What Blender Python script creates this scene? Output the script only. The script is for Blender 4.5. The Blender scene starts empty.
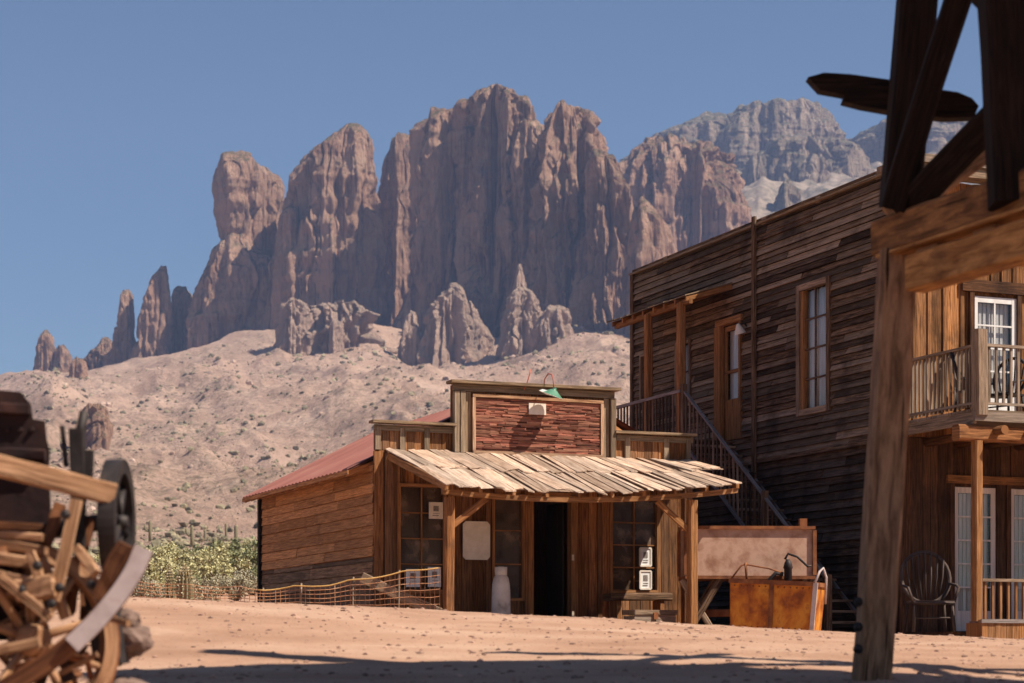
import bpy, bmesh, math, random
import numpy as np
from mathutils import Vector, Matrix
R = math.radians
rnd = random.Random(11)
scene = bpy.context.scene
COL = scene.collection

# ------------------------------------------------------------------ view measurements
F = 2000.0; CX = 512.0; HY = 645.0; ZC = 1.0          # focal length in pixels, horizon row, eye height
PH = math.atan2(812, 2000)                            # the town stands turned 22 degrees to the view
CP, SP = math.cos(PH), math.sin(PH)

def at(x, y, D):
    return Vector(((x - CX) / F * D, D, (HY - y) / F * D + ZC))

class Site:
    """local frame of a building: u along its front, v backwards, n up"""
    def __init__(s, ox, oy, zb): s.o = (ox, oy); s.zb = zb
    def fv(s, x, y, v):                               # measured point on a plane parallel to the front
        t = (x - CX) / F; ax = s.o[0] - v * SP; ay = s.o[1] + v * CP
        u = (t * ay - ax) / (CP - t * SP); D = ay + u * SP
        return u, (HY - y) / F * D + ZC - s.zb
    def su(s, x, y, u):                               # measured point on a plane parallel to the side
        t = (x - CX) / F; ax = s.o[0] + u * CP; ay = s.o[1] + u * SP
        v = (t * ay - ax) / (-SP - t * CP); D = ay + v * CP
        return v, (HY - y) / F * D + ZC - s.zb
    def world(s, u, v, z=0): return Vector((s.o[0] + u * CP - v * SP, s.o[1] + u * SP + v * CP, z + s.zb))

# ------------------------------------------------------------------ numpy noise
def _h(ix, iy, iz, seed):
    n = (ix.astype(np.int64) * 374761393 + iy.astype(np.int64) * 668265263 + iz.astype(np.int64) * 2147483647 + seed * 974711) & 0xffffffff
    n = ((n ^ (n >> 13)) * 1274126177) & 0xffffffff
    n = ((n ^ (n >> 16)) * 2246822519) & 0xffffffff
    return ((n ^ (n >> 15)) & 0xffffff) / float(0xffffff)

def vnoise(x, y, z, seed=0):
    x = np.asarray(x, float); y = np.asarray(y, float) + x * 0; z = np.asarray(z, float) + x * 0
    fx, fy, fz = np.floor(x), np.floor(y), np.floor(z)
    tx, ty, tz = x - fx, y - fy, z - fz
    tx, ty, tz = [t * t * t * (t * (t * 6 - 15) + 10) for t in (tx, ty, tz)]
    r = 0
    for dx in (0, 1):
        wx = tx if dx else 1 - tx
        for dy in (0, 1):
            wy = ty if dy else 1 - ty
            for dz in (0, 1):
                r = r + wx * wy * (tz if dz else 1 - tz) * _h(fx + dx, fy + dy, fz + dz, seed)
    return r * 2 - 1

def fbm(x, y, z, seed=0, octv=4, gain=.5):
    a, r, f = 1.0, 0, 1.0
    for i in range(octv):
        r = r + a * vnoise(x * f, y * f, z * f, seed + i * 7); a *= gain; f *= 2.03
    return r

def ridged(x, y, z, seed=0, octv=3):
    a, r, f = 1.0, 0, 1.0
    for i in range(octv):
        r = r + a * (1 - 2 * np.abs(vnoise(x * f, y * f, z * f, seed + i * 5))); a *= .5; f *= 2.1
    return r

def sstep(a, b, x):
    t = np.clip((x - a) / (b - a), 0, 1); return t * t * (3 - 2 * t)

# ------------------------------------------------------------------ tags
def tag(o, label=None, cat=None, group=None, kind=None):
    if label: o['label'] = label
    if cat: o['category'] = cat
    if group: o['group'] = group
    if kind: o['kind'] = kind
    return o

def empty(name, loc, rz=0, label=None, cat=None, group=None):
    o = bpy.data.objects.new(name, None); COL.objects.link(o)
    o.location = loc; o.rotation_euler = (0, 0, rz); o.empty_display_size = .2
    return tag(o, label, cat, group)

def copy_tree(o, parent=None):
    c = o.copy(); COL.objects.link(c); c.parent = parent
    for ch in [x for x in COL.objects if x.parent == o]: copy_tree(ch, c)
    return c

# ------------------------------------------------------------------ mesh builder (writes a uv map with u along each piece)
class MB:
    def __init__(s): s.v = []; s.f = []; s.uv = []; s.sm = []
    def face(s, idx, uvs, smooth=False): s.f.append(idx); s.uv.append(uvs); s.sm.append(smooth)
    def plank(s, p0, p1, w, t, j=0.0):
        """box from p0 to p1, half vectors w and t across; j = corner jitter"""
        p0, p1, w, t = Vector(p0), Vector(p1), Vector(w), Vector(t)
        b = len(s.v); d = (p1 - p0); L = d.length; dn = d.normalized() if L else Vector((0, 0, 1))
        for p in (p0, p1):
            for a, c in ((-1, -1), (1, -1), (1, 1), (-1, 1)):
                q = p + w * a + t * c
                if j: q = q + dn * rnd.uniform(-j, j) + w.normalized() * rnd.uniform(-j, j) * .35
                s.v.append(q)
        W, T = w.length * 2, t.length * 2; o1, o2 = rnd.uniform(0, 50), rnd.uniform(0, 50); acc = 0
        for k in range(4):
            k2 = (k + 1) % 4; e = W if k % 2 == 0 else T
            s.face((b + k, b + k2, b + 4 + k2, b + 4 + k), ((o1, o2 + acc), (o1, o2 + acc + e), (o1 + L, o2 + acc + e), (o1 + L, o2 + acc)))
            acc += e
        for q in (0, 4):
            s.face(tuple(b + q + k for k in range(4)), ((o1, o2), (o1, o2 + W), (o1 + T, o2 + W), (o1 + T, o2)))
    def box(s, lo, hi, j=0.0):
        lo, hi = Vector(lo), Vector(hi); c = (lo + hi) / 2; h = (hi - lo) / 2
        ax = [Vector((h.x, 0, 0)), Vector((0, h.y, 0)), Vector((0, 0, h.z))]
        k = max(range(3), key=lambda i: h[i]); o = [i for i in range(3) if i != k]
        s.plank(c - ax[k], c + ax[k], ax[o[0]], ax[o[1]], j)
    def beam(s, p0, p1, w, h, up=(0, 0, 1), seg=6, wob=.012, cham=.16, taper=1.0, flat_ends=True):
        """squared timber with worn corners, slightly crooked"""
        p0, p1 = Vector(p0), Vector(p1); d = p1 - p0; L = d.length; dn = d.normalized()
        up = Vector(up); a = dn.cross(up)
        if a.length < 1e-3: a = dn.cross(Vector((0, 1, 0)))
        a.normalize(); c = a.cross(dn).normalized()
        cx, cy = w / 2, h / 2; q = cham * min(w, h)
        prof = [(cx - q, -cy), (cx, -cy + q), (cx, cy - q), (cx - q, cy), (-cx + q, cy), (-cx, cy - q), (-cx, -cy + q), (-cx + q, -cy)]
        b = len(s.v); o1, o2 = rnd.uniform(0, 50), rnd.uniform(0, 50)
        ph = [rnd.uniform(0, 6.28) for _ in range(4)]
        for i in range(seg + 1):
            t = i / seg; k = 1 + (taper - 1) * t
            ox = wob * math.sin(3.1 * t + ph[0]); oy = wob * math.sin(2.6 * t + ph[1])
            for x, y in prof:
                jx, jy = rnd.uniform(-1, 1) * wob * .35, rnd.uniform(-1, 1) * wob * .35
                s.v.append(p0 + d * t + a * (x * k + ox + jx) + c * (y * k + oy + jy))
        per = [0]
        for k in range(8):
            x0, y0 = prof[k]; x1, y1 = prof[(k + 1) % 8]; per.append(per[-1] + math.hypot(x1 - x0, y1 - y0))
        for i in range(seg):
            for k in range(8):
                k2 = (k + 1) % 8; A = b + i * 8; B = A + 8; u0, u1 = o1 + L * i / seg, o1 + L * (i + 1) / seg
                s.face((A + k, A + k2, B + k2, B + k), ((u0, o2 + per[k]), (u0, o2 + per[k + 1]), (u1, o2 + per[k + 1]), (u1, o2 + per[k])))
        for base in (b, b + seg * 8):
            s.face(tuple(base + k for k in range(8)), tuple((o1 + prof[k][0] * .3, o2 + prof[k][1]) for k in range(8)))
    def tube(s, pts, r, n=8, closed=False, caps=True, taper=None):
        pts = [Vector(p) for p in pts]; m = len(pts); b = len(s.v); o1, o2 = rnd.uniform(0, 50), rnd.uniform(0, 50)
        ref = None; acc = 0; us = []
        for i, p in enumerate(pts):
            if closed: d = pts[(i + 1) % m] - pts[i - 1]
            else: d = pts[min(i + 1, m - 1)] - pts[max(i - 1, 0)]
            d.normalize()
            if ref is None:
                ref = d.cross(Vector((0, 0, 1)))
                if ref.length < .1: ref = d.cross(Vector((0, 1, 0)))
            ref = (ref - d * ref.dot(d)).normalized(); c = d.cross(ref)
            rr = r if taper is None else r * taper(i / (m - 1))
            if i: acc += (p - pts[i - 1]).length
            us.append(acc)
            for k in range(n):
                a = 2 * math.pi * k / n; s.v.append(p + ref * (math.cos(a) * rr) + c * (math.sin(a) * rr))
        for i in range(m if closed else m - 1):
            A = b + i * n; B = b + ((i + 1) % m) * n; u0 = us[i]; u1 = us[i + 1] if i + 1 < m else acc + .1
            for k in range(n):
                k2 = (k + 1) % n; v0, v1 = r * 6.28 * k / n, r * 6.28 * (k + 1) / n
                s.face((A + k, A + k2, B + k2, B + k), ((o1 + u0, o2 + v0), (o1 + u0, o2 + v1), (o1 + u1, o2 + v1), (o1 + u1, o2 + v0)), n > 4)
        if caps and not closed:
            for base in (b, b + (m - 1) * n):
                s.face(tuple(base + k for k in range(n)), tuple((o1, o2) for k in range(n)))
    def lathe(s, prof, c=(0, 0, 0), ax=(0, 0, 1), n=24, caps=True):
        c = Vector(c); ax = Vector(ax).normalized(); e = ax.cross(Vector((0, 1, 0)))
        if e.length < .1: e = ax.cross(Vector((1, 0, 0)))
        e.normalize(); g = ax.cross(e); b = len(s.v); m = len(prof); o = rnd.uniform(0, 50)
        for r, h in prof:
            for k in range(n):
                a = 2 * math.pi * k / n; s.v.append(c + ax * h + (e * math.cos(a) + g * math.sin(a)) * r)
        for i in range(m - 1):
            for k in range(n):
                k2 = (k + 1) % n; A = b + i * n; B = A + n
                s.face((A + k, A + k2, B + k2, B + k), ((o + prof[i][1], k / n), (o + prof[i][1], (k + 1) / n), (o + prof[i + 1][1], (k + 1) / n), (o + prof[i + 1][1], k / n)), True)
        if caps:
            for base in (b, b + (m - 1) * n): s.face(tuple(base + k for k in range(n)), tuple((o, o) for _ in range(n)))
    def prism(s, poly, off):
        """planar outline thickened by the vector off"""
        off = Vector(off); b = len(s.v); n = len(poly); o = rnd.uniform(0, 50)
        P = [Vector(p) for p in poly]
        s.v += P + [p + off for p in P]
        uv = [(o + (p - P[0]).length, o + p.z) for p in P]
        s.face(tuple(range(b, b + n)), tuple(uv)); s.face(tuple(range(b + n, b + 2 * n)), tuple(uv))
        for k in range(n):
            k2 = (k + 1) % n; s.face((b + k, b + k2, b + n + k2, b + n + k), (uv[k], uv[k2], uv[k2], uv[k]))
    def blob(s, c, r, seed, n=2, amp=.25, sc=(1, 1, 1), freq=1.6):
        bm = bmesh.new(); bmesh.ops.create_icosphere(bm, subdivisions=n, radius=1)
        P = np.array([v.co[:] for v in bm.verts]); d = 1 + amp * fbm(P[:, 0] * freq, P[:, 1] * freq, P[:, 2] * freq, seed, 3)
        b = len(s.v); c = Vector(c)
        for p, k in zip(P, d): s.v.append(c + Vector((p[0] * sc[0], p[1] * sc[1], p[2] * sc[2])) * (r * k))
        for f in bm.faces:
            s.face(tuple(b + v.index for v in f.verts), tuple((v.co.x, v.co.z) for v in f.verts), False)
        bm.free()
    def build(s, name, mat, parent=None, loc=None):
        me = bpy.data.meshes.new(name)
        me.from_pydata([tuple(v) for v in s.v], [], s.f)
        uvl = me.uv_layers.new(name='UVMap')
        uvl.data.foreach_set('uv', [c for f in s.uv for uv in f for c in uv])
        me.polygons.foreach_set('use_smooth', s.sm)
        bm = bmesh.new(); bm.from_mesh(me); bmesh.ops.recalc_face_normals(bm, faces=bm.faces[:]); bm.to_mesh(me); bm.free()
        me.materials.append(mat)
        o = bpy.data.objects.new(name, me); COL.objects.link(o)
        if parent is not None: o.parent = parent
        if loc is not None: o.location = loc
        return o

def np_mesh(name, V, Fq, mat, smooth=True, kind=None):
    me = bpy.data.meshes.new(name); n = len(V); k = Fq.shape[1]
    me.vertices.add(n); me.vertices.foreach_set('co', np.asarray(V, np.float32).ravel())
    me.loops.add(Fq.size); me.loops.foreach_set('vertex_index', Fq.astype(np.int32).ravel())
    me.polygons.add(len(Fq)); me.polygons.foreach_set('loop_start', np.arange(0, Fq.size, k, dtype=np.int32))
    me.polygons.foreach_set('loop_total', np.full(len(Fq), k, np.int32))
    me.polygons.foreach_set('use_smooth', np.full(len(Fq), smooth, bool))
    me.update(calc_edges=True); me.validate()
    me.materials.append(mat)
    o = bpy.data.objects.new(name, me); COL.objects.link(o)
    if kind: o['kind'] = kind
    return o

# ------------------------------------------------------------------ materials
def mk(name, rough=.85, spec=.2):
    m = bpy.data.materials.new(name); m.use_nodes = True; nt = m.node_tree; b = nt.nodes['Principled BSDF']
    b.inputs['Roughness'].default_value = rough; b.inputs['Specular IOR Level'].default_value = spec
    return m, nt, b
def nd(nt, t, **kw):
    n = nt.nodes.new(t)
    for k, v in kw.items(): setattr(n, k, v)
    return n
def noise(nt, vec, scale, detail=5, rough=.6, dist=0):
    n = nd(nt, 'ShaderNodeTexNoise'); n.inputs['Scale'].default_value = scale; n.inputs['Detail'].default_value = detail
    n.inputs['Roughness'].default_value = rough; n.inputs['Distortion'].default_value = dist
    if vec is not None: nt.links.new(vec, n.inputs['Vector'])
    return n.outputs['Fac']
def ramp(nt, fac, stops):
    r = nd(nt, 'ShaderNodeValToRGB'); e = r.color_ramp.elements
    while len(e) < len(stops): e.new(.5)
    for el, (p, c) in zip(e, stops): el.position = p; el.color = (*c, 1) if len(c) == 3 else c
    nt.links.new(fac, r.inputs['Fac']); return r.outputs['Color']
def mixc(nt, fac, a, b, mode='MIX'):
    n = nd(nt, 'ShaderNodeMix', data_type='RGBA', blend_type=mode)
    for sock, v in ((n.inputs[0], fac), (n.inputs[6], a), (n.inputs[7], b)):
        if isinstance(v, (int, float)): sock.default_value = v
        elif isinstance(v, tuple): sock.default_value = (*v, 1)
        else: nt.links.new(v, sock)
    return n.outputs[2]
def math_(nt, op, a, b=0.0):
    n = nd(nt, 'ShaderNodeMath', operation=op)
    for s, v in zip(n.inputs, (a, b)):
        if isinstance(v, (int, float)): s.default_value = v
        else: nt.links.new(v, s)
    return n.outputs[0]
def maprange(nt, v, a, b, c, d):
    n = nd(nt, 'ShaderNodeMapRange'); nt.links.new(v, n.inputs[0])
    for i, x in enumerate((a, b, c, d)): n.inputs[i + 1].default_value = x
    return n.outputs[0]
def scaled(nt, vec, sc):
    m = nd(nt, 'ShaderNodeMapping'); m.inputs['Scale'].default_value = sc; nt.links.new(vec, m.inputs['Vector']); return m.outputs[0]
def bump(nt, b, h, strength=.5, dist=.02):
    n = nd(nt, 'ShaderNodeBump'); n.inputs['Strength'].default_value = strength; n.inputs['Distance'].default_value = dist
    nt.links.new(h, n.inputs['Height']); nt.links.new(n.outputs[0], b.inputs['Normal'])

def wood(name, dark, light, grey=None, greyamt=.5, var=.45, rough=.9, bmp=.6, blotch=None, blotch_lo=.5, grain=22):
    """old sawn wood: grain along each piece, every piece its own tone, stains"""
    m, nt, b = mk(name, rough, .15); L = nt.links
    uv = nd(nt, 'ShaderNodeUVMap').outputs[0]
    g = noise(nt, scaled(nt, uv, (1.3, grain, 1)), 1.6, 9, .68, .6)
    col = ramp(nt, g, [(.28, tuple(x * .35 for x in dark)), (.42, dark), (.66, light), (.85, tuple(min(1, x * 1.25) for x in light))])
    rp = nd(nt, 'ShaderNodeNewGeometry').outputs['Random Per Island']
    if grey:
        r2 = math_(nt, 'FRACT', math_(nt, 'MULTIPLY', rp, 7.31))
        n2 = noise(nt, scaled(nt, uv, (.8, 3, 1)), 1.2, 4)
        f = math_(nt, 'MULTIPLY', maprange(nt, math_(nt, 'ADD', r2, n2), .7, 1.4, 0, 1), greyamt)
        gc = ramp(nt, g, [(.3, tuple(x * .4 for x in grey)), (.65, grey)])
        col = mixc(nt, f, col, gc)
    if blotch:
        oc = nd(nt, 'ShaderNodeTexCoord').outputs['Object']
        n3 = noise(nt, oc, 1.1, 6, .65)
        col = mixc(nt, maprange(nt, n3, blotch_lo, blotch_lo + .17, 0, .8), col, blotch)
    val = maprange(nt, rp, 0, 1, 1 - var, 1 + var)
    hs = nd(nt, 'ShaderNodeHueSaturation'); L.new(val, hs.inputs['Value']); L.new(col, hs.inputs['Color'])
    # drying cracks along the grain
    cr = noise(nt, scaled(nt, uv, (.7, grain * 2.2, 1)), 1.3, 3, .5, .3)
    crk = maprange(nt, cr, .30, .37, 0, 1)
    col = mixc(nt, crk, (dark[0] * .15, dark[1] * .13, dark[2] * .12), hs.outputs[0])
    L.new(col, b.inputs['Base Color'])
    hh = math_(nt, 'ADD', math_(nt, 'MULTIPLY', g, .6), math_(nt, 'MULTIPLY', crk, .5))
    bump(nt, b, hh, bmp, .012)
    return m

def plain(name, stops, scale=3, rough=.8, metal=0, bmp=.3, dist=.01, stretch=(1, 1, 1), spec=.3, detail=6, var=0):
    m, nt, b = mk(name, rough, spec); L = nt.links
    oc = nd(nt, 'ShaderNodeTexCoord').outputs['Object']
    f = noise(nt, scaled(nt, oc, stretch), scale, detail, .62, .2)
    col = ramp(nt, f, stops)
    if var:
        rp = nd(nt, 'ShaderNodeNewGeometry').outputs['Random Per Island']
        hs = nd(nt, 'ShaderNodeHueSaturation'); L.new(maprange(nt, rp, 0, 1, 1 - var, 1 + var), hs.inputs['Value']); L.new(col, hs.inputs['Color']); col = hs.outputs[0]
    L.new(col, b.inputs['Base Color']); b.inputs['Metallic'].default_value = metal
    if bmp: bump(nt, b, f, bmp, dist)
    return m

def glass(name, tint=(.9, .93, .95), gl=.12):
    m = bpy.data.materials.new(name); m.use_nodes = True; nt = m.node_tree; nt.nodes.clear()
    o = nd(nt, 'ShaderNodeOutputMaterial'); t = nd(nt, 'ShaderNodeBsdfTransparent'); g = nd(nt, 'ShaderNodeBsdfGlossy')
    t.inputs[0].default_value = (*tint, 1); g.inputs['Roughness'].default_value = .06
    lw = nd(nt, 'ShaderNodeLayerWeight'); lw.inputs[0].default_value = .5
    fr_ = math_(nt, 'MULTIPLY', math_(nt, 'POWER', lw.outputs['Facing'], 4.0), .5)
    mx = nd(nt, 'ShaderNodeMixShader'); a = math_(nt, 'ADD', fr_, gl + .035)
    nt.links.new(a, mx.inputs[0]); nt.links.new(t.outputs[0], mx.inputs[1]); nt.links.new(g.outputs[0], mx.inputs[2]); nt.links.new(mx.outputs[0], o.inputs[0])
    return m

M = {}
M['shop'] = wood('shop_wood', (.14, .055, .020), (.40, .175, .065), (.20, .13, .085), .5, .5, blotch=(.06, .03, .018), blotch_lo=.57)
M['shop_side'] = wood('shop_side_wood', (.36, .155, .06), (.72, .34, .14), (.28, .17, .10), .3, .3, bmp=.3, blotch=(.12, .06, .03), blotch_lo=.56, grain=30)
M['shop_foot'] = wood('grey_foot_boards', (.16, .085, .045), (.40, .23, .13), (.22, .15, .10), .4, .4, blotch=(.08, .045, .025), blotch_lo=.55)
M['trim'] = wood('grey_trim_wood', (.15, .10, .06), (.34, .23, .14), (.26, .21, .16), .5, .35)
M['orange'] = wood('orange_timber', (.20, .085, .03), (.42, .20, .08), (.2, .13, .08), .3, .25)
M['shake'] = wood('shake_wood', (.34, .22, .15), (.60, .43, .315), (.42, .34, .275), .5, .4, grain=14, blotch=(.24, .16, .11), blotch_lo=.56)
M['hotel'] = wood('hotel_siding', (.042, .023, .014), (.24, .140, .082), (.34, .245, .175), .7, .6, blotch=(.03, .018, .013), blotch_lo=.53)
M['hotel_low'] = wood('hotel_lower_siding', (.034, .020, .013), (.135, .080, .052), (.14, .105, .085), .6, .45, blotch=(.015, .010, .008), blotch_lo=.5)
M['tower_dark'] = wood('shade_painted_timber', (.010, .006, .0045), (.034, .018, .011), None, 0, .3, bmp=.8)  # near-black upper timbers: deep shade put into the wood colour
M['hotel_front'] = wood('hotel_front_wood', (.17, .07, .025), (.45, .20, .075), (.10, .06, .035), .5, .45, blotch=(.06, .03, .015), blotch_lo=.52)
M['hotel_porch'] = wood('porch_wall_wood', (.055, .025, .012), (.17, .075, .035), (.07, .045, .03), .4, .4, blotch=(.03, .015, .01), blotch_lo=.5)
M['rail'] = wood('railing_wood', (.17, .115, .075), (.36, .25, .17), (.28, .23, .19), .6, .3)
M['rail_dark'] = wood('smoky_bent_wood', (.05, .035, .03), (.13, .095, .08), None, 0, .2)
M['rail_grey'] = wood('grey_rail_wood', (.16, .13, .12), (.32, .27, .25), None, 0, .2)
M['tower'] = wood('headframe_timber', (.17, .09, .048), (.44, .25, .14), (.30, .21, .145), .5, .3, bmp=.9, blotch=(.08, .045, .03), blotch_lo=.56, grain=9)
M['tower_mid'] = wood('stained_headframe_beam', (.14, .06, .025), (.42, .19, .07), (.50, .24, .08), .5, .3, bmp=.9, blotch=(.03, .017, .012), blotch_lo=.48, grain=9)
M['tower_orange'] = wood('headframe_beam', (.30, .125, .04), (.66, .32, .11), (.34, .19, .09), .3, .25, bmp=.9, blotch=(.09, .04, .02), blotch_lo=.53, grain=9)
M['wagon'] = wood('wagon_wood', (.20, .095, .045), (.55, .32, .18), (.40, .29, .21), .5, .55, blotch=(.12, .055, .03), blotch_lo=.52)
M['wagon_mid'] = wood('wagon_weathered_wood', (.15, .07, .035), (.40, .22, .12), (.30, .22, .16), .5, .5, blotch=(.06, .03, .018), blotch_lo=.52)
M['wagon_dark'] = wood('wagon_brown_wood', (.07, .026, .013), (.20, .08, .034), None, 0, .3)
M['sign'] = wood('red_sign_boards', (.16, .05, .034), (.40, .155, .10), (.26, .15, .09), .5, .65, bmp=1.0, grain=16, blotch=(.05, .02, .015), blotch_lo=.57)
M['redroof'] = plain('red_roof_metal', [(.3, (.26, .095, .065)), (.55, (.35, .135, .10)), (.75, (.40, .20, .14))], .8, .62, 0, .1, .01, (1, 1, 1), .3)
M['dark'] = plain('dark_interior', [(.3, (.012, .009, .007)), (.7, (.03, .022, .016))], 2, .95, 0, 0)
M['paper'] = plain('aged_paper', [(.3, (.62, .53, .44)), (.7, (.78, .70, .61))], 6, .9, 0, .1, .002)
M['whitepaper'] = plain('white_paper', [(.3, (.66, .64, .62)), (.7, (.80, .79, .77))], 6, .9, 0, 0)
M['ink'] = plain('printed_ink', [(.3, (.10, .085, .075)), (.7, (.32, .28, .25))], 18, .9, 0, 0)
M['white_paint'] = plain('white_paint', [(.3, (.62, .58, .54)), (.65, (.80, .77, .74))], 5, .6, 0, .1)
M['curtain'] = plain('lace_curtain', [(.35, (.58, .48, .42)), (.65, (.80, .70, .63))], 3, .95, 0, 0, .01, (5, 5, .3))
def dusty():
    m, nt, b = mk('dusty_glass', .35, .25); oc = nd(nt, 'ShaderNodeTexCoord').outputs['Object']
    f = noise(nt, oc, 2.2, 5, .6); nt.links.new(ramp(nt, f, [(.3, (.035, .02, .014)), (.55, (.11, .07, .045)), (.75, (.30, .21, .15))]), b.inputs['Base Color'])
    nt.links.new(maprange(nt, f, .35, .7, .45, .9), b.inputs['Alpha']); return m
M['glass'] = glass('window_glass', (.9, .93, .95), .0); M['glass_dark'] = dusty()
M['iron'] = plain('dark_iron', [(.3, (.018, .015, .015)), (.6, (.045, .035, .032)), (.75, (.10, .055, .035))], 7, .6, .4, .3, .006)
M['pale_iron'] = plain('pale_steel', [(.3, (.38, .30, .28)), (.55, (.54, .45, .43)), (.8, (.30, .16, .10))], 5, .5, 0, .2, .004)
M['rust'] = plain('rust', [(.3, (.10, .035, .018)), (.55, (.24, .085, .03)), (.75, (.34, .15, .06))], 6, .8, .1, .4, .006)
M['cart'] = plain('orange_rust_plate', [(.25, (.08, .025, .012)), (.42, (.26, .07, .016)), (.53, (.50, .16, .018)), (.63, (.62, .26, .035)), (.72, (.34, .10, .02)), (.85, (.13, .04, .016))], 3.0, .7, .1, .35, .006, (1, 1, .8))
M['tank'] = plain('tan_tank_plate', [(.28, (.26, .125, .075)), (.42, (.38, .21, .14)), (.55, (.50, .31, .22)), (.70, (.42, .235, .155)), (.82, (.24, .11, .065))], 3.6, .7, .05, .25, .006)
M['cyl'] = plain('chalky_white_paint', [(.3, (.30, .23, .19)), (.45, (.58, .50, .45)), (.62, (.72, .66, .62))], 3, .6, 0, .15, .004)
M['green'] = plain('green_enamel', [(.3, (.06, .17, .10)), (.7, (.12, .28, .18))], 6, .35, 0, 0, spec=.5)
M['enamel'] = plain('white_enamel', [(.3, (.70, .74, .70)), (.7, (.84, .86, .83))], 6, .35, 0, 0, spec=.5)
M['redpipe'] = plain('red_conduit', [(.3, (.40, .09, .05)), (.7, (.55, .16, .10))], 6, .5, 0, 0)
M['stone'] = plain('brown_stone', [(.3, (.09, .055, .045)), (.55, (.18, .115, .09)), (.75, (.28, .19, .15))], 7, .95, 0, .8, .03)
M['maroon'] = plain('maroon_rusted_iron', [(.3, (.012, .006, .006)), (.55, (.03, .012, .010)), (.75, (.075, .028, .02))], 4, .85, .05, .7, .02)
M['net'] = plain('orange_net', [(.3, (.26, .10, .05)), (.55, (.42, .19, .09)), (.75, (.66, .48, .33))], 3, .7, 0, 0)
M['rope'] = plain('yellow_rope', [(.3, (.40, .21, .06)), (.7, (.62, .37, .13))], 9, .8, 0, 0)
M['brass'] = plain('pale_hinge', [(.3, (.5, .4, .28)), (.7, (.7, .58, .42))], 9, .5, .3, 0)
M['redrag'] = plain('red_paint_iron', [(.3, (.5, .05, .03)), (.7, (.7, .12, .07))], 9, .6, 0, 0)
M['cactus'] = plain('cactus_skin', [(.3, (.15, .125, .07)), (.7, (.27, .225, .13))], 9, .8, 0, .2)
M['spine'] = plain('cactus_spines', [(.3, (.55, .47, .30)), (.7, (.75, .66, .46))], 9, .9, 0, 0)
M['bark'] = plain('shrub_stem', [(.3, (.14, .10, .06)), (.7, (.25, .19, .12))], 9, .9, 0, 0)
def leaf(name, a, c):
    return plain(name, [(.3, a), (.7, c)], 1.5, .8, 0, 0, var=.45)
M['leaf_yellow'] = leaf('yellow_green_leaves', (.38, .345, .17), (.55, .50, .27))
M['leaf_green'] = leaf('green_leaves', (.17, .18, .085), (.30, .30, .15))
M['leaf_grey'] = leaf('grey_green_leaves', (.28, .25, .16), (.44, .39, .27))
M['scrub'] = leaf('scrub_leaves', (.13, .115, .065), (.29, .235, .145))

def rock_mat(far=False, pale=0):
    m, nt, b = mk('mesa_rock' if far else 'pale_spire_rock' if pale else 'cliff_rock', .95, .1); L = nt.links
    oc = nd(nt, 'ShaderNodeTexCoord').outputs['Object']
    n1 = noise(nt, scaled(nt, oc, (1, 1, .22)), .035, 9, .7, .8)
    col = ramp(nt, n1, [(.3, (.22, .12, .08)), (.46, (.44, .25, .165)), (.6, (.58, .355, .245)), (.75, (.66, .45, .33))] if not far else [(.3, (.16, .12, .08)), (.5, (.36, .265, .185)), (.75, (.58, .42, .31))])
    band = noise(nt, scaled(nt, oc, (.12, .12, 1.6)), .035, 5, .55, 1.2)
    col = mixc(nt, maprange(nt, band, .54, .66, 0, .35), col, (.56, .40, .28) if not far else (.36, .30, .24))
    col = mixc(nt, maprange(nt, band, .44, .34, 0, .25), col, (.22, .13, .095))
    streak = noise(nt, scaled(nt, oc, (1, 1, .05)), .13, 6, .65)
    col = mixc(nt, maprange(nt, streak, .52, .62, 0, .75), col, (.11, .065, .052))
    fine = noise(nt, scaled(nt, oc, (1, 1, .5)), .28, 6, .75)
    col = mixc(nt, maprange(nt, fine, .40, .30, 0, .7), col, (.09, .055, .045))
    nz = nd(nt, 'ShaderNodeSeparateXYZ'); L.new(nd(nt, 'ShaderNodeNewGeometry').outputs['Normal'], nz.inputs[0])
    veg = noise(nt, oc, .13, 5, .75)
    vf = math_(nt, 'MULTIPLY', maprange(nt, nz.outputs['Z'], .35, .65, 0, .85), maprange(nt, veg, .40, .54, 0, 1))
    col = mixc(nt, vf, col, (.14, .125, .065) if not far else (.10, .105, .065))
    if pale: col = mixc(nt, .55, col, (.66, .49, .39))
    L.new(col, b.inputs['Base Color'])
    hb = math_(nt, 'ADD', noise(nt, scaled(nt, oc, (1, 1, .3)), .10, 10, .75), math_(nt, 'MULTIPLY', fine, .5))
    bump(nt, b, hb, 1.0, 11.0); return m
M['rock'] = rock_mat(); M['mesa'] = rock_mat(True); M['pale_rock'] = rock_mat(False, 1)

def slope_mat():
    m, nt, b = mk('desert_slope_soil', .95, .1); L = nt.links
    oc = nd(nt, 'ShaderNodeTexCoord').outputs['Object']
    n1 = noise(nt, oc, .02, 9, .7, .8)
    col = ramp(nt, n1, [(.30, (.32, .205, .15)), (.45, (.48, .315, .235)), (.58, (.57, .385, .29)), (.72, (.64, .455, .35))])
    n2 = noise(nt, oc, .22, 6, .78)                      # scrub speckle
    n4 = noise(nt, scaled(nt, oc, (1, .5, 1)), .008, 5, .65)
    vf = math_(nt, 'MULTIPLY', maprange(nt, n2, .47, .60, 0, .75), maprange(nt, n4, .40, .56, .08, 1.1))
    col = mixc(nt, vf, col, (.20, .155, .10))
    n3 = noise(nt, oc, .07, 8, .75)
    col = mixc(nt, maprange(nt, n3, .56, .66, 0, .7), col, (.50, .37, .29))
    L.new(col, b.inputs['Base Color'])
    bump(nt, b, math_(nt, 'ADD', n3, math_(nt, 'MULTIPLY', n2, .4)), 1.0, 6.0); return m
M['slope'] = slope_mat()
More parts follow.
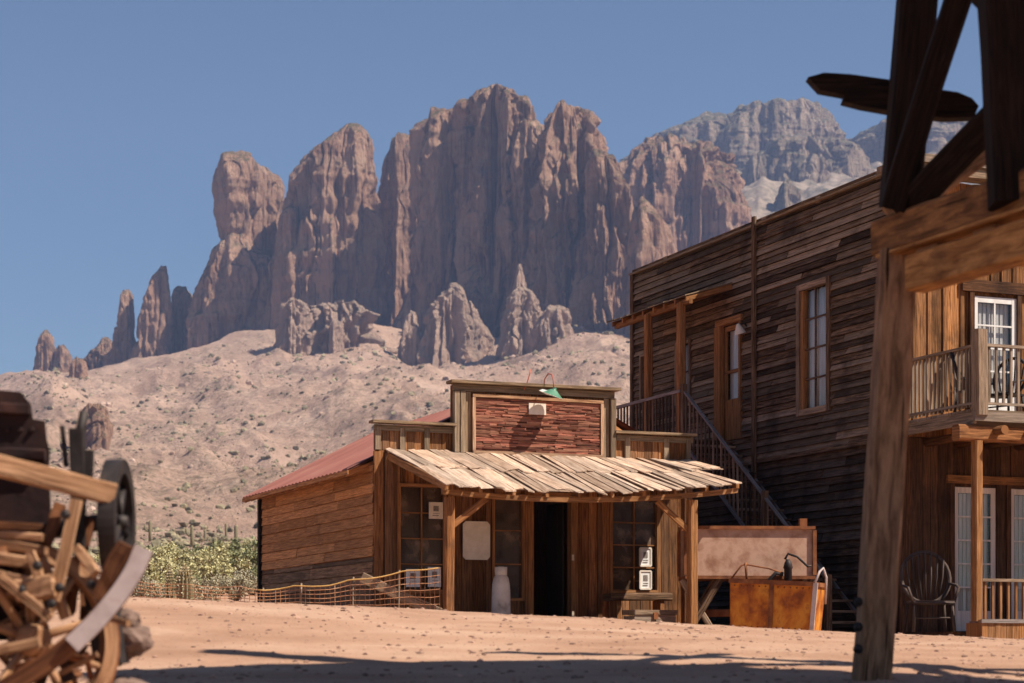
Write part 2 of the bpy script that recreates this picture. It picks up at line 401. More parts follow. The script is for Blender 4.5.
M['mesa_soil'] = plain('mesa_soil', [(.34, (.09, .08, .055)), (.46, (.20, .16, .12)), (.6, (.29, .225, .175))], .045, .95, 0, .6, 8, (1, 1, 1), .1, 9)

def dirt_mat():
    m, nt, b = mk('orange_dirt', .95, .1); L = nt.links
    oc = nd(nt, 'ShaderNodeTexCoord').outputs['Object']
    n1 = noise(nt, scaled(nt, oc, (.5, 1, 1)), .9, 8, .6, .4); n2 = noise(nt, oc, 14, 6, .7); n3 = noise(nt, oc, 60, 4, .7)
    col = ramp(nt, n1, [(.3, (.30, .17, .11)), (.5, (.39, .235, .158)), (.7, (.46, .30, .21))])
    col = mixc(nt, maprange(nt, n2, .56, .70, 0, .5), col, (.36, .17, .11))
    col = mixc(nt, maprange(nt, n3, .62, .70, 0, .45), col, (.25, .14, .10))
    L.new(col, b.inputs['Base Color'])
    h = math_(nt, 'ADD', math_(nt, 'MULTIPLY', n2, .7), math_(nt, 'MULTIPLY', n3, .3))
    bump(nt, b, h, .7, .03); return m
M['dirt'] = dirt_mat()
M['slope_stone'] = plain('slope_stones', [(.3, (.26, .17, .125)), (.7, (.50, .36, .28))], .3, .95, 0, 0, var=.35)
M['pebble'] = plain('pebbles', [(.3, (.16, .09, .065)), (.7, (.42, .26, .19))], 5, .95, 0, 0, var=.4)

# ------------------------------------------------------------------ terrain
XB = [-1500, -400, -200, 0, 60, 130, 200, 300, 420, 520, 630, 700, 900, 1300, 2500]
YB = [520, 460, 430, 386, 374, 357, 343, 334, 336, 340, 326, 320, 330, 360, 480]
XL_ = [245, 280, 305, 328, 358, 385, 420, 470, 520, 570, 630]      # local rises right under the cliffs
YL_ = [0, 0, -6, -13, -12, -4, 2, 2, -8, -20, -16]
DT = np.log([30, 45, 60, 100, 200, 400, 700, 1000, 1400, 1900, 2300])
DF = [0, .022, .05, .10, .165, .26, .40, .56, .76, 1.0, 1.0]

def height(X, Y):
    X = np.asarray(X, float); Y = np.asarray(Y, float)
    D = np.hypot(X, Y); Yc = np.maximum(Y, .35 * D + .01)
    # near ground: flat, then a low bank up to the town's street
    zc = 1.385 - .047 * np.clip(X, -9, 12)
    wave = .10 * fbm(X * .22, Y * .22, 0 * X, 3, 3) + .018 * fbm(X * .9, Y * .9, 0 * X, 9, 4)
    t = np.clip((Yc - 15.2) / 10.5, 0, 1); t = .55 * t + .45 * t * t * (3 - 2 * t)
    near = .70 + (zc - .70) * t + wave * .35 - .13 * sstep(26.5, 31, Yc) + .007 * fbm(X * 3, Y * 3, 0 * X, 21, 4)
    # the desert and the long slope up to the cliffs
    xp = CX + F * X / Yc
    yb = (np.interp(xp - 25, XB, YB) + np.interp(xp, XB, YB) + np.interp(xp + 25, XB, YB)) / 3
    yb = yb + sum(np.interp(xp + q, XL_, YL_) for q in (-9, 0, 9)) / 3 * sstep(1250, 1750, Yc)
    fr = np.interp(np.log(np.maximum(Yc, 1)), DT, DF)
    y = 603 - (603 - yb) * fr
    far = ZC + (HY - y) / F * np.minimum(Yc, 2000)
    r = sstep(90, 900, Yc)
    far = far + r * (17 * ridged((X + .3 * Y) / 190, (Y - .2 * X) / 420, 0 * X, 31, 3) + 4.5 * fbm(X / 55, Y / 80, 0 * X, 41, 4) + 2.4 * ridged((X + .45 * Y) / 30, (Y - .3 * X) / 70, 0 * X, 47, 4)) * (1 - .55 * sstep(1500, 1900, Yc))
    far = far + .5 * fbm(X / 9, Y / 9, 0 * X, 5, 3) * sstep(45, 90, Yc)
    w = sstep(33, 62, Yc)
    return near * (1 - w) + far * w

def polar(name, radii, angs, mat, closed):
    A, Rr = np.meshgrid(angs, radii)
    X, Y = Rr * np.sin(A), Rr * np.cos(A)
    Z = height(X, Y); V = np.stack([X, Y, Z], -1).reshape(-1, 3)
    nr, na = A.shape; i = np.arange(nr - 1)[:, None]; j = np.arange(na if closed else na - 1)[None, :]
    j2 = (j + 1) % na
    Q = np.stack([i * na + j, i * na + j2, (i + 1) * na + j2, (i + 1) * na + j], -1).reshape(-1, 4)
    return np_mesh(name, V, Q[:, ::-1], mat, True, 'structure')

dense = np.arctan((np.linspace(-90, 1120, 760) - CX) / F)
wide = np.linspace(dense[-1], dense[0] + 2 * math.pi, 120)[1:-1]
polar('ground', np.concatenate([[.3, 2, 5, 8], np.geomspace(10, 34, 330), np.geomspace(34.3, 64, 60)]), np.concatenate([dense, wide]), M['dirt'], True)
side = np.linspace(.03, 1.0, 60)
angs = np.concatenate([dense[0] - side[::-1], dense, dense[-1] + side])
polar('desert_slope', np.concatenate([np.geomspace(60, 300, 150), np.geomspace(301, 2250, 420)]), angs, M['slope'], False)

# base plane to the horizon
pv = MB(); pv.box((-6000, -3000, -30), (6000, 6000, -22)); o = pv.build('desert_floor', M['slope']); o['kind'] = 'structure'

# ------------------------------------------------------------------ cliffs: each a closed, fluted tower of rock
def butte(name, rows, D0, deep=1.0, flute=.16, seed=1, lam=26, nseg=300, nring=200, base=55, power=3.2, jag=6, ledge=.05, rot=-.38, stone=None):
    rows = [tuple(r) for r in rows]; y, xl, xr = rows[-1]; D = D0 - (.75 * ((xl + xr) / 2 - 420) if D0 > 1860 and D0 < 2100 else 0); w = xr - xl
    rows.append((y + base, xl - w * .05, xr + w * .05))
    ys = np.array([r[0] for r in rows], float); s = np.linspace(0, 1, nring)
    yy = ys[0] + (ys[-1] - ys[0]) * (s ** 1.25)
    XL = np.interp(yy, ys, [r[1] for r in rows]); XR = np.interp(yy, ys, [r[2] for r in rows])
    k = D / F
    z = (HY - yy) * k + ZC; cx = ((XL + XR) / 2 - CX) * k; cx = cx; rx = np.maximum((XR - XL) / 2 * k, .4)
    rmax = rx.max(); ry = deep * (.55 * rx + .45 * rmax * np.minimum(1, rx / (.35 * rmax)))
    th = np.linspace(0, 2 * np.pi, nseg, endpoint=False)
    c, sn = np.cos(th), np.sin(th); thr = th - rot; cr, sr_ = np.cos(thr), np.sin(thr)
    k_ = (np.abs(cr) ** power + np.abs(sr_) ** power) ** (-1 / power); k_ = k_ / np.max(np.abs(k_ * c)); c2 = c * k_; s2 = sn * k_
    # np.sign(c) * np.abs(c) ** (2 / power); s2 = np.sign(sn) * np.abs(sn) ** (2 / power)
    X = cx[:, None] + rx[:, None] * c2[None]; Y = D + ry[:, None] * s2[None] + 0 * X; Z = z[:, None] + 0 * X
    sc = np.minimum(1, rx / rmax * 1.6)[:, None]; A = flute * min(rmax, 60)
    d = A * (ridged(X / lam, Y / lam, Z / (lam * 16), seed, 3) - .35) * 1.45
    d = d + A * .44 * fbm(X / (lam * .45), Y / (lam * .45), Z / (lam * 1.3), seed + 50, 4)
    d = d + A * .22 * ridged(X / (lam * .22), Y / (lam * .22), Z / (lam * .8), seed + 70, 3)
    d = d + rmax * ledge * .4 * fbm(X / 200, Y / 200, Z / 11, seed + 90, 3)
    # sharp vertical cracks and broken ledges
    wx = X + 9 * fbm(X / 40, Y / 40, Z / 45, seed + 11, 3); wy = Y + 9 * fbm(X / 40, Y / 40, Z / 45, seed + 12, 3)
    for cl, cd, q in ((lam * 1.5, 1.25, 0), (lam * .7, .55, 1), (lam * .28, .32, 2)):
        n_ = vnoise(wx / cl, wy / cl, Z / (cl * 14), seed + 120 + q); d = d - A * cd * np.exp(-(n_ / .075) ** 2)
    zz = Z + 7 * fbm(X / 55, Y / 55, Z / 60, seed + 13, 3)
    st_ = zz / (15 * max(.35, lam / 26)); d = d + A * .05 * (np.clip((st_ - np.floor(st_)) * 4, 0, 1) - .5) * (vnoise(X / 60, Y / 60, np.floor(st_) * 3.1, seed + 14) > -.1)
    blk = vnoise(X / (lam * .55), Y / (lam * .55), Z / (lam * 1.1), seed + 15); d = d + A * .26 * np.clip(blk * 3, -1, 1)
    d = (d - A * .55) * sc
    nx, ny = c[None] / np.maximum(1, 1), sn[None]
    X = X + d * nx; Y = Y + d * ny
    top = np.clip(1 - s * 2.2, 0, 1)[:, None] ** 1.5
    Z = Z - top * jag * k * 1.3 + top * jag * k * 1.0 * fbm(X / (lam * .5), Y / (lam * .5), 0 * X, seed + 33, 4)
    V = np.stack([X, Y, Z], -1).reshape(-1, 3)
    i = np.arange(nring - 1)[:, None]; j = np.arange(nseg)[None, :]; j2 = (j + 1) % nseg
    Q = np.stack([i * nseg + j, i * nseg + j2, (i + 1) * nseg + j2, (i + 1) * nseg + j], -1).reshape(-1, 4)
    # cap: shrinking rings
    capV = [V]; off = len(V); prev = np.arange(nseg); ring0 = V[:nseg]; cen = ring0.mean(0)
    for q, fct in enumerate((.75, .5, .25, .05)):
        rg = cen + (ring0 - cen) * fct; rg[:, 2] += jag * k * .5 * (1 - fct) + jag * k * .6 * fbm(rg[:, 0] / (lam * .5), rg[:, 1] / (lam * .5), 0 * rg[:, 0], seed + 34, 3) * (1 if fct > .1 else 0)
        capV.append(rg); idx = off + q * nseg + np.arange(nseg)
        Q = np.concatenate([Q, np.stack([prev, idx, np.roll(idx, -1), np.roll(prev, -1)], -1)]); prev = idx
    return np_mesh(name, np.concatenate(capV), Q, M[stone or ('mesa' if D0 > 2600 else 'rock')], True, 'structure')

CL = 'mountain_cliff'; SPIRE = 'rock_spire'
butte(SPIRE, [(328, 45, 49), (336, 41, 52), (350, 38, 55), (366, 36, 57), (378, 34, 59)], 1880, 1, .15, 1, 8, 90, 70, 30, jag=2, rot=0.2)
butte(SPIRE, [(343, 59, 65), (350, 57, 68), (362, 56, 72), (374, 54, 80)], 1890, 1, .15, 2, 8, 80, 50, 30, jag=2, rot=0.2)
butte(SPIRE, [(356, 74, 82), (365, 70, 86), (376, 67, 87), (386, 66, 88)], 1800, 1, .15, 3, 8, 80, 50, 30, jag=2, rot=0.2)
butte(SPIRE, [(336, 104, 109), (342, 101, 112), (352, 92, 114), (362, 84, 116)], 1930, 1, .15, 33, 8, 80, 50, 30, jag=2, rot=0.2)
butte(SPIRE, [(288, 122, 129), (294, 120, 132), (310, 118, 132), (335, 114, 133), (350, 111, 137), (362, 107, 141)], 1900, 1, .12, 4, 12, 110, 90, 30, jag=2, rot=0.2)
butte(SPIRE, [(264, 162, 167), (272, 157, 168), (284, 150, 169), (298, 144, 170), (318, 140, 171), (340, 138, 170), (358, 134, 174)], 1880, 1, .12, 5, 14, 140, 110, 30, jag=2, rot=0.2)
butte(SPIRE, [(282, 177, 184), (292, 172, 192), (305, 170, 198), (330, 168, 200), (350, 165, 202)], 1960, 1, .12, 6, 16, 130, 90, 30, jag=3, rot=-0.2)
# the big pillar with its overhanging head
butte(CL, [(150, 230, 244), (156, 219, 252), (166, 214, 260), (185, 212, 263), (205, 213, 262), (225, 216, 258), (240, 221, 255), (252, 213, 262), (265, 206, 272), (285, 200, 278), (310, 196, 282), (345, 190, 286)], 1940, 1.0, .13, 7, 39, 338, 210, jag=4, rot=0.25)
butte(CL, [(166, 256, 270), (172, 250, 279), (182, 248, 283), (198, 248, 283), (220, 250, 281), (260, 250, 283), (345, 248, 288)], 1970, 1.0, .13, 8, 31, 260, 160, jag=4, rot=0.25)
butte(CL, [(124, 346, 362), (130, 334, 372), (140, 322, 377), (155, 306, 380), (170, 297, 380), (200, 290, 381), (240, 282, 384), (270, 276, 388), (300, 272, 392), (340, 268, 396)], 1960, .9, .13, 9, 44, 416, 200, jag=6, rot=0.3)
butte(CL, [(205, 285, 295), (212, 282, 298), (240, 280, 300), (280, 274, 304), (335, 270, 310)], 1900, .9, .14, 10, 26, 182, 120, jag=3, rot=0.3)
butte(CL, [(129, 398, 413), (136, 392, 420), (146, 388, 424), (165, 382, 426), (200, 376, 428), (260, 370, 430), (340, 364, 436)], 2085, 1.0, .13, 11, 39, 312, 190, jag=4, rot=0.2)
# the great wall
butte(CL, [(108, 444, 470), (114, 430, 476), (124, 426, 480), (150, 424, 482), (200, 421, 484), (250, 416, 486), (300, 411, 490), (340, 405, 494)], 1985, 1.1, .20, 12, 39, 390, 210, jag=5, rot=-.12)
butte(CL, [(90, 488, 508), (94, 478, 518), (102, 472, 525), (115, 468, 529), (150, 466, 532), (220, 462, 536), (290, 458, 540), (345, 452, 546)], 1990, 1.2, .20, 13, 33, 416, 220, jag=5, rot=-.15)
butte(CL, [(118, 524, 538), (124, 518, 543), (140, 514, 546), (200, 510, 550), (280, 506, 554), (345, 500, 560)], 1975, 1.0, .20, 14, 23, 286, 180, jag=5, rot=.0)
butte(CL, [(104, 556, 584), (110, 549, 590), (122, 545, 594), (140, 541, 598), (170, 538, 602), (220, 532, 606), (280, 526, 608), (340, 518, 612)], 1950, 1.1, .20, 15, 28, 416, 210, jag=5, rot=.3)
butte(CL, [(148, 592, 604), (158, 590, 616), (175, 588, 624), (190, 588, 630), (220, 585, 634), (270, 580, 638), (310, 574, 640), (345, 568, 642)], 1915, 1.1, .20, 16, 26, 364, 200, jag=6, rot=0.25)
butte(CL, [(196, 638, 645), (205, 634, 652), (220, 630, 660), (240, 628, 668), (265, 626, 676), (300, 624, 684), (340, 620, 690)], 1880, 1.0, .14, 17, 28, 260, 150, jag=4, rot=0.25)
# foot spires in the sun
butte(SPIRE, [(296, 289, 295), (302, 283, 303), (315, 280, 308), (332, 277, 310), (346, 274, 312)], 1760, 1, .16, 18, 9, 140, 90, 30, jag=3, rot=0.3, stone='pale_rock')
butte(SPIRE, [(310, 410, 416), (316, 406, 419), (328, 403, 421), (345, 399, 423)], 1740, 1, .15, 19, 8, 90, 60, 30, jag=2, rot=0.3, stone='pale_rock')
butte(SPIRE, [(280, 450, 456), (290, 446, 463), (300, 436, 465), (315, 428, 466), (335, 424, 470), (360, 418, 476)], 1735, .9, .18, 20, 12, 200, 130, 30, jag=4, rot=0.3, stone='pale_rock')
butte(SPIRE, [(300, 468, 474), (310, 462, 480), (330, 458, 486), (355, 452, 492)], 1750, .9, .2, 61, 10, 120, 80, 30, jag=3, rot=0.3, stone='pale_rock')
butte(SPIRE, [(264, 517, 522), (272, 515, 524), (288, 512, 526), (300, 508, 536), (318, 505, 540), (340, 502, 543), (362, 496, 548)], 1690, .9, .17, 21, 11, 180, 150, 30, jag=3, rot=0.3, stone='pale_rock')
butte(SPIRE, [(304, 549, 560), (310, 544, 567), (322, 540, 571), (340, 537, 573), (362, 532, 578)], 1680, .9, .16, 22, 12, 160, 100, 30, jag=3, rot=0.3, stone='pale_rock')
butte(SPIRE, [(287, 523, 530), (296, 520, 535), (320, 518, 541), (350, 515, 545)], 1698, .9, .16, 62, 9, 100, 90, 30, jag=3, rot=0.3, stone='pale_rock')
butte(SPIRE, [(400, 90, 98), (406, 84, 103), (416, 79, 107), (432, 78, 108), (446, 76, 110)], 1010, .8, .2, 23, 9, 130, 80, 30, jag=4, rot=-0.3)
butte(SPIRE, [(304, 322, 358), (309, 313, 366), (318, 308, 371), (330, 304, 374), (345, 298, 380)], 1790, .9, .22, 65, 14, 260, 90, 30, jag=5, rot=.3, stone='pale_rock')
butte(SPIRE, [(318, 333, 338), (324, 331, 341), (340, 329, 343)], 1745, 1, .2, 66, 8, 80, 50, 30, jag=2, rot=.3, stone='pale_rock')
# the cliff and the mesa behind the hotel
butte(CL, [(140, 655, 700), (146, 640, 715), (152, 628, 724), (165, 622, 733), (185, 617, 740), (215, 612, 747), (260, 605, 754), (300, 600, 760)], 2330, .8, .16, 24, 33, 546, 170, jag=8, rot=0.0)
MS = 3500
butte('far_mesa', [(116, 705, 745), (124, 682, 770), (134, 660, 790), (144, 640, 805), (160, 622, 820), (190, 606, 840)], MS + 60, .7, .10, 25, 45, 442, 143, 60, jag=5, rot=.3)
butte('far_mesa', [(104, 752, 798), (110, 730, 822), (118, 716, 832), (132, 704, 840), (150, 692, 850), (185, 670, 862)], MS, .7, .10, 26, 42, 468, 169, 60, jag=5, rot=.3)
butte('far_mesa', [(136, 776, 828), (144, 762, 852), (158, 752, 862), (175, 745, 868), (195, 738, 876)], MS - 330, .6, .10, 27, 36, 390, 130, 40, jag=5, rot=.3)
butte('far_mesa', [(150, 752, 768), (156, 746, 776), (172, 742, 782), (190, 738, 788)], MS - 360, .8, .10, 63, 30, 208, 104, 40, jag=6, rot=.3)
butte('far_mesa', [(152, 800, 816), (158, 794, 826), (172, 790, 830), (192, 786, 834)], MS - 420, .8, .10, 64, 30, 208, 104, 40, jag=6, rot=.3)
butte('far_mesa', [(124, 880, 960), (134, 850, 1010), (146, 836, 1060), (164, 822, 1110), (190, 800, 1150)], MS + 90, .6, .10, 28, 45, 494, 130, 60, jag=5, rot=.3)
butte('far_mesa', [(176, 784, 789), (186, 780, 794), (200, 774, 800), (214, 768, 806)], 2650, 1, .15, 29, 16, 143, 91, 40, jag=3, rot=.3)
# slope below the mesa
xs = np.linspace(560, 1250, 260); ds = np.linspace(2330, 3900, 160)
XX, DD = np.meshgrid(xs, ds)
yy = np.interp(DD, [2330, 2600, 2900, 3200, 3500, 3700, 3900], [262, 228, 208, 192, 172, 165, 180]) + .00003 * (XX - 800) ** 2 + 60 * sstep(740, 640, XX)
X = (XX - CX) / F * DD; Z = (HY - yy) / F * DD + ZC + 20 * ridged(X / 170, DD / 260, 0 * X, 81, 4) + 9 * fbm(X / 50, DD / 50, 0 * X, 84, 5)
nr, na = XX.shape; i = np.arange(nr - 1)[:, None]; j = np.arange(na - 1)[None]
Q = np.stack([i * na + j, i * na + j + 1, (i + 1) * na + j + 1, (i + 1) * na + j], -1).reshape(-1, 4)
np_mesh('mesa_slope', np.stack([X, DD, Z], -1).reshape(-1, 3), Q, M['mesa_soil'], True, 'structure')
def hgt(x, y): return float(height(np.array([x]), np.array([y]))[0])

# ------------------------------------------------------------------ facade helpers (local building coordinates)
class Wall:
    def __init__(s, org, a, n): s.o = Vector(org); s.a = Vector(a); s.n = Vector(n); s.up = Vector((0, 0, 1))
    def p(s, a, z, n=0): return s.o + s.a * a + s.up * z + s.n * n

def cut(lo, hi, holes):
    """intervals of [lo,hi] left after removing holes"""
    out = [(lo, hi)]
    for h0, h1 in holes:
        nxt = []
        for a, b in out:
            if h1 <= a or h0 >= b: nxt.append((a, b)); continue
            if h0 > a: nxt.append((a, h0))
            if h1 < b: nxt.append((h1, b))
        out = nxt
    return [(a, b) for a, b in out if b - a > .02]

def vplanks(mb, W, a0, a1, z0, z1, holes=(), wd=.2, gap=.008, t=.025, n=0.0, j=.006, back=True, batten=False, wvar=.3):
    a = a0
    while a < a1 - .02:
        w = wd * rnd.uniform(1 - wvar, 1 + wvar); e = min(a + w, a1)
        if a1 - e < .06: e = a1
        br = sorted({a, e} | {x for h in holes for x in h[:2] if a < x < e})
        for p, q in zip(br, br[1:]):
            zz = cut(z0, z1, [(h[2], h[3]) for h in holes if h[0] < q - .001 and h[1] > p + .001])
            for s0, s1 in zz:
                if q - p < .02: continue
                nn = n + rnd.uniform(0, .008); c = (p + q) / 2
                mb.plank(W.p(c, s0, nn), W.p(c, s1, nn), W.a * ((q - p - gap) / 2), W.n * (t / 2), j)
        if batten:
            for s0, s1 in cut(z0, z1, [(h[2] - .05, h[3] + .05) for h in holes if h[0] - .05 < e < h[1] + .05]):
                mb.plank(W.p(e, s0, n + t / 2 + .018), W.p(e, s1, n + t / 2 + .018), W.a * .035, W.n * .014, .004)
        a = e
    if back: backing(mb, W, a0, a1, z0, z1, holes, n - t / 2 - .035)

def backing(mb, W, a0, a1, z0, z1, holes, n):
    br = sorted({a0, a1} | {x for h in holes for x in h[:2] if a0 < x < a1})
    for p, q in zip(br, br[1:]):
        for s0, s1 in cut(z0, z1, [(h[2], h[3]) for h in holes if h[0] < q - .001 and h[1] > p + .001]):
            mb.plank(W.p((p + q) / 2, s0, n), W.p((p + q) / 2, s1, n), W.a * ((q - p) / 2), W.n * .03)

def hplanks(mb, W, a0, a1, z0, z1, holes=(), ht=.17, t=.022, n=0.0, lap=.02, seg=2.6, j=.008, top=None, over=.012, rough=.0, back=True):
    z = z0
    while z < z1 - .02:
        h = ht * rnd.uniform(.82, 1.15); e = min(z + h, z1)
        a = a0 + rnd.uniform(-seg, 0)
        while a < a1:
            b = a + seg * rnd.uniform(.6, 1.3); s, q = max(a, a0), min(b, a1)
            if top: q = min(q, a1)
            if q - s > .05:
                for p0, p1 in cut(s, q, [(hh[0], hh[1]) for hh in holes if hh[2] < e - .03 and hh[3] > z + .03]):
                    tilt = W.n * lap; c = (z + e) / 2; nn = n + rnd.uniform(-.003, .007)
                    # clapboard: the lower edge stands out
                    mb.plank(W.p(p0 + .004, c, nn + .01 + rnd.uniform(0, rough)), W.p(p1 - .004, c, nn + .01 + rnd.uniform(0, rough)), W.up * ((e - z) / 2 + over) - tilt * .5, W.n * (t / 2), j)
            a = b
        z = e
    if back: backing(mb, W, a0, a1, z0, z1, holes, n - .05)

def window(parent, W, a0, a1, z0, z1, mat, cols, rows, n=0.0, gm='glass', fw=.07, mw=.022, dep=.06, curtain=None, back=None, name='window'):
    f = MB()
    for s0, s1, q0, q1 in ((a0 - fw, a0, z0 - fw, z1 + fw), (a1, a1 + fw, z0 - fw, z1 + fw)):
        f.plank(W.p((s0 + s1) / 2, q0, n + .02), W.p((s0 + s1) / 2, q1, n + .02), W.a * (fw / 2), W.n * (dep / 2), .003)
    for q0, q1 in ((z0 - fw, z0), (z1, z1 + fw)):
        f.plank(W.p(a0, (q0 + q1) / 2, n + .024), W.p(a1, (q0 + q1) / 2, n + .024), W.up * (fw / 2), W.n * (dep / 2), .003)
    o = f.build(name, mat, parent)
    for c in range(1, cols):
        mu = MB(); a = a0 + (a1 - a0) * c / cols; mu.plank(W.p(a, z0, n - .005), W.p(a, z1, n - .005), W.a * (mw / 2), W.n * .014); mu.build('muntin', mat, o)
    for r in range(1, rows):
        mu = MB(); z = z0 + (z1 - z0) * r / rows; mu.plank(W.p(a0, z, n - .003), W.p(a1, z, n - .003), W.up * (mw / 2), W.n * .0135); mu.build('muntin', mat, o)
    g = MB(); g.plank(W.p((a0 + a1) / 2, z0, n - .03), W.p((a0 + a1) / 2, z1, n - .03), W.a * ((a1 - a0) / 2), W.n * .002); g.build('pane', M[gm], o)
    if curtain:
        cu = MB(); k = 18; pts = []
        for q in range(k + 1):
            a = a0 + (a1 - a0) * q / k; pts.append((a, n - .10 - .02 * math.sin(q * 2.1) - .01 * math.sin(q * 5)))
        for (p, m0), (q, m1) in zip(pts, pts[1:]):
            b = len(cu.v); cu.v += [W.p(p, z0, m0), W.p(q, z0, m1), W.p(q, z1, m1), W.p(p, z1, m0), W.p(p, z0, m0 - .01), W.p(q, z0, m1 - .01), W.p(q, z1, m1 - .01), W.p(p, z1, m0 - .01)]
            for idx in ((0, 1, 2, 3), (7, 6, 5, 4), (0, 4, 5, 1), (3, 2, 6, 7)): cu.face(tuple(b + i for i in idx), ((p, z0), (q, z0), (q, z1), (p, z1)), True)
        cu.build('curtain', M[curtain], o)
    return o

# ================================================================== the false front shop
S = Site(0, 34, 1.25)
shop = empty('false_front_shop', (0, 34, 1.25), PH, 'small weathered false front timber shop with shake awning and red side roof', 'building')
SF = Wall((0, 0, 0), (1, 0, 0), (0, -1, 0)); SL = Wall((-2.45, 0, 0), (0, 1, 0), (-1, 0, 0))
SR = Wall((3.39, 0, 0), (0, 1, 0), (1, 0, 0)); SB = Wall((0, 7.09, 0), (1, 0, 0), (0, 1, 0))
uL, uR = -2.45, 3.39
holes = [(-2.01, -1.25, .67, 2.38), (-.33, .17, .55, 2.26), (.36, 1.06, -.05, 2.28), (1.87, 2.72, .71, 2.27)]
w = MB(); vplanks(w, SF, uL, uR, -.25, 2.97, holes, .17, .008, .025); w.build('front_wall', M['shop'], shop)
for a0, a1, s0, at_, bt in ((uL, -1.09, 3.40, (uL - .08, -1.06), (-2.41, -1.98, -1.55)), (1.89, uR, 3.42, (1.88, uR + .05), (2.15, 2.9, 3.33))):
    w = MB(); vplanks(w, SF, a0, a1, 2.98, s0, (), .15, .010, .025, .0, .01, False); backing(w, SF, a0, a1, 2.98, s0 - .02, (), -.03)
    o = w.build('wing_wall', M['shop'], shop)
    w = MB(); z = 3.44; a0, a1 = at_
    w.plank(SF.p(a0, z, .05), SF.p(a1, z, .05), SF.n * .12, SF.up * .022, .01)
    w.plank(SF.p(a0 + .06, z - .09, .035), SF.p(a1 - .02, z - .09, .035), SF.up * .05, SF.n * .015, .006)
    for a in bt: w.plank(SF.p(a, 2.98, .04), SF.p(a, 3.36, .04), SF.a * .045, SF.n * .02, .005)
    w.build('wing_trim', M['trim'], o)
w = MB(); vplanks(w, SF, -1.09, 1.89, 2.98, 4.12, (), .2, .008, .025); fw = w.build('false_front', M['shop'], shop)
w = MB()
w.plank(SF.p(-1.16, 4.16, .06), SF.p(1.96, 4.17, .06), SF.n * .15, SF.up * .024, .008)
w.plank(SF.p(-1.09, 4.075, .05), SF.p(1.89, 4.075, .05), SF.up * .055, SF.n * .02, .004)
for a in (-1.04, -.93, 1.85): w.plank(SF.p(a, 2.98, .07), SF.p(a, 4.01, .07), SF.a * .045, SF.n * .055, .006)
w.plank(SF.p(1.74, 2.98, .035), SF.p(1.74, 4.01, .035), SF.a * .05, SF.n * .02, .006)
w.plank(SF.p(-.82, 2.98, .035), SF.p(-.82, 4.01, .035), SF.a * .05, SF.n * .02, .006)
w.build('false_front_trim', M['trim'], shop)
# sign board: red peeling slats in a pale frame
w = MB(); z = 3.03
while z < 3.90:
    h = rnd.uniform(.018, .034); a = -.70
    while a < 1.60:
        b = min(a + rnd.uniform(.10, .6), 1.60)
        w.plank(SF.p(a, z + h / 2, .075 + rnd.uniform(-.012, .016)), SF.p(b, z + h / 2, .075 + rnd.uniform(-.012, .016)), SF.up * (h * .52), SF.n * .013, .007); a = b
    z += h
sg = w.build('sign_board', M['sign'], shop)
w = MB()
for p, q in (((-.75, 3.95), (1.66, 3.94)), ((-.75, 3.0), (1.66, 3.0))): w.plank(SF.p(*p, .09), SF.p(*q, .09), SF.up * .026, SF.n * .03, .005)
for a in (-.73, 1.64): w.plank(SF.p(a, 3.03, .088), SF.p(a, 3.915, .088), SF.a * .026, SF.n * .03, .005)
w.build('sign_frame', M['wagon'], sg)
# corner boards and side walls
w = MB()
for a, z1 in ((-2.40, 2.95), (-2.22, 2.93), (3.33, 2.95)): w.plank(SF.p(a, -.25, .045), SF.p(a, z1, .045), SF.a * .075, SF.n * .02, .005)
for a in (-1.12, -.45, .27, 1.16, 1.62): w.plank(SF.p(a, -.25, .042), SF.p(a, 2.9, .042), SF.a * rnd.uniform(.04, .065), SF.n * .018, .005)
w.build('corner_board', M['shop'], shop)
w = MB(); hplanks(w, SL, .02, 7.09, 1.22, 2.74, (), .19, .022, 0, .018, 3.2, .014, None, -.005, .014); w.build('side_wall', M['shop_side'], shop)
w = MB(); hplanks(w, SL, .02, 7.09, -.35, 1.215, (), .2, .022, 0, .018, 3.0, .014, None, -.005, .014); w.build('foot_boards', M['shop_foot'], shop)
w = MB(); w.plank((-2.49, 7.12, -.35), (-2.49, 7.12, 2.7), (.05, 0, 0), (0, .06, 0), .01); w.build('corner_post', M['dark'], shop)
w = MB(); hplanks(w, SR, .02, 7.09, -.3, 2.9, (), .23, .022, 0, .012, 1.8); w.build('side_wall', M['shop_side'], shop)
w = MB(); vplanks(w, SB, uL, uR, -.3, 2.7, (), .25)
w.prism([(uL, 7.07, 2.7), (uR, 7.07, 2.7), (1.35, 7.07, 3.96), (-.15, 7.07, 3.96)], (0, .05, 0)); w.build('gable_wall', M['shop_side'], shop)
w = MB(); w.prism([(uL, .08, 2.7), (uR, .08, 2.7), (1.35, .08, 3.96), (-.15, .08, 3.96)], (0, .05, 0)); w.build('gable_wall', M['shop_side'], shop)
w = MB(); w.box((uL + .1, .1, -.3), (uR - .1, 7.0, -.02)); w.build('shop_floor', M['dark'], shop)
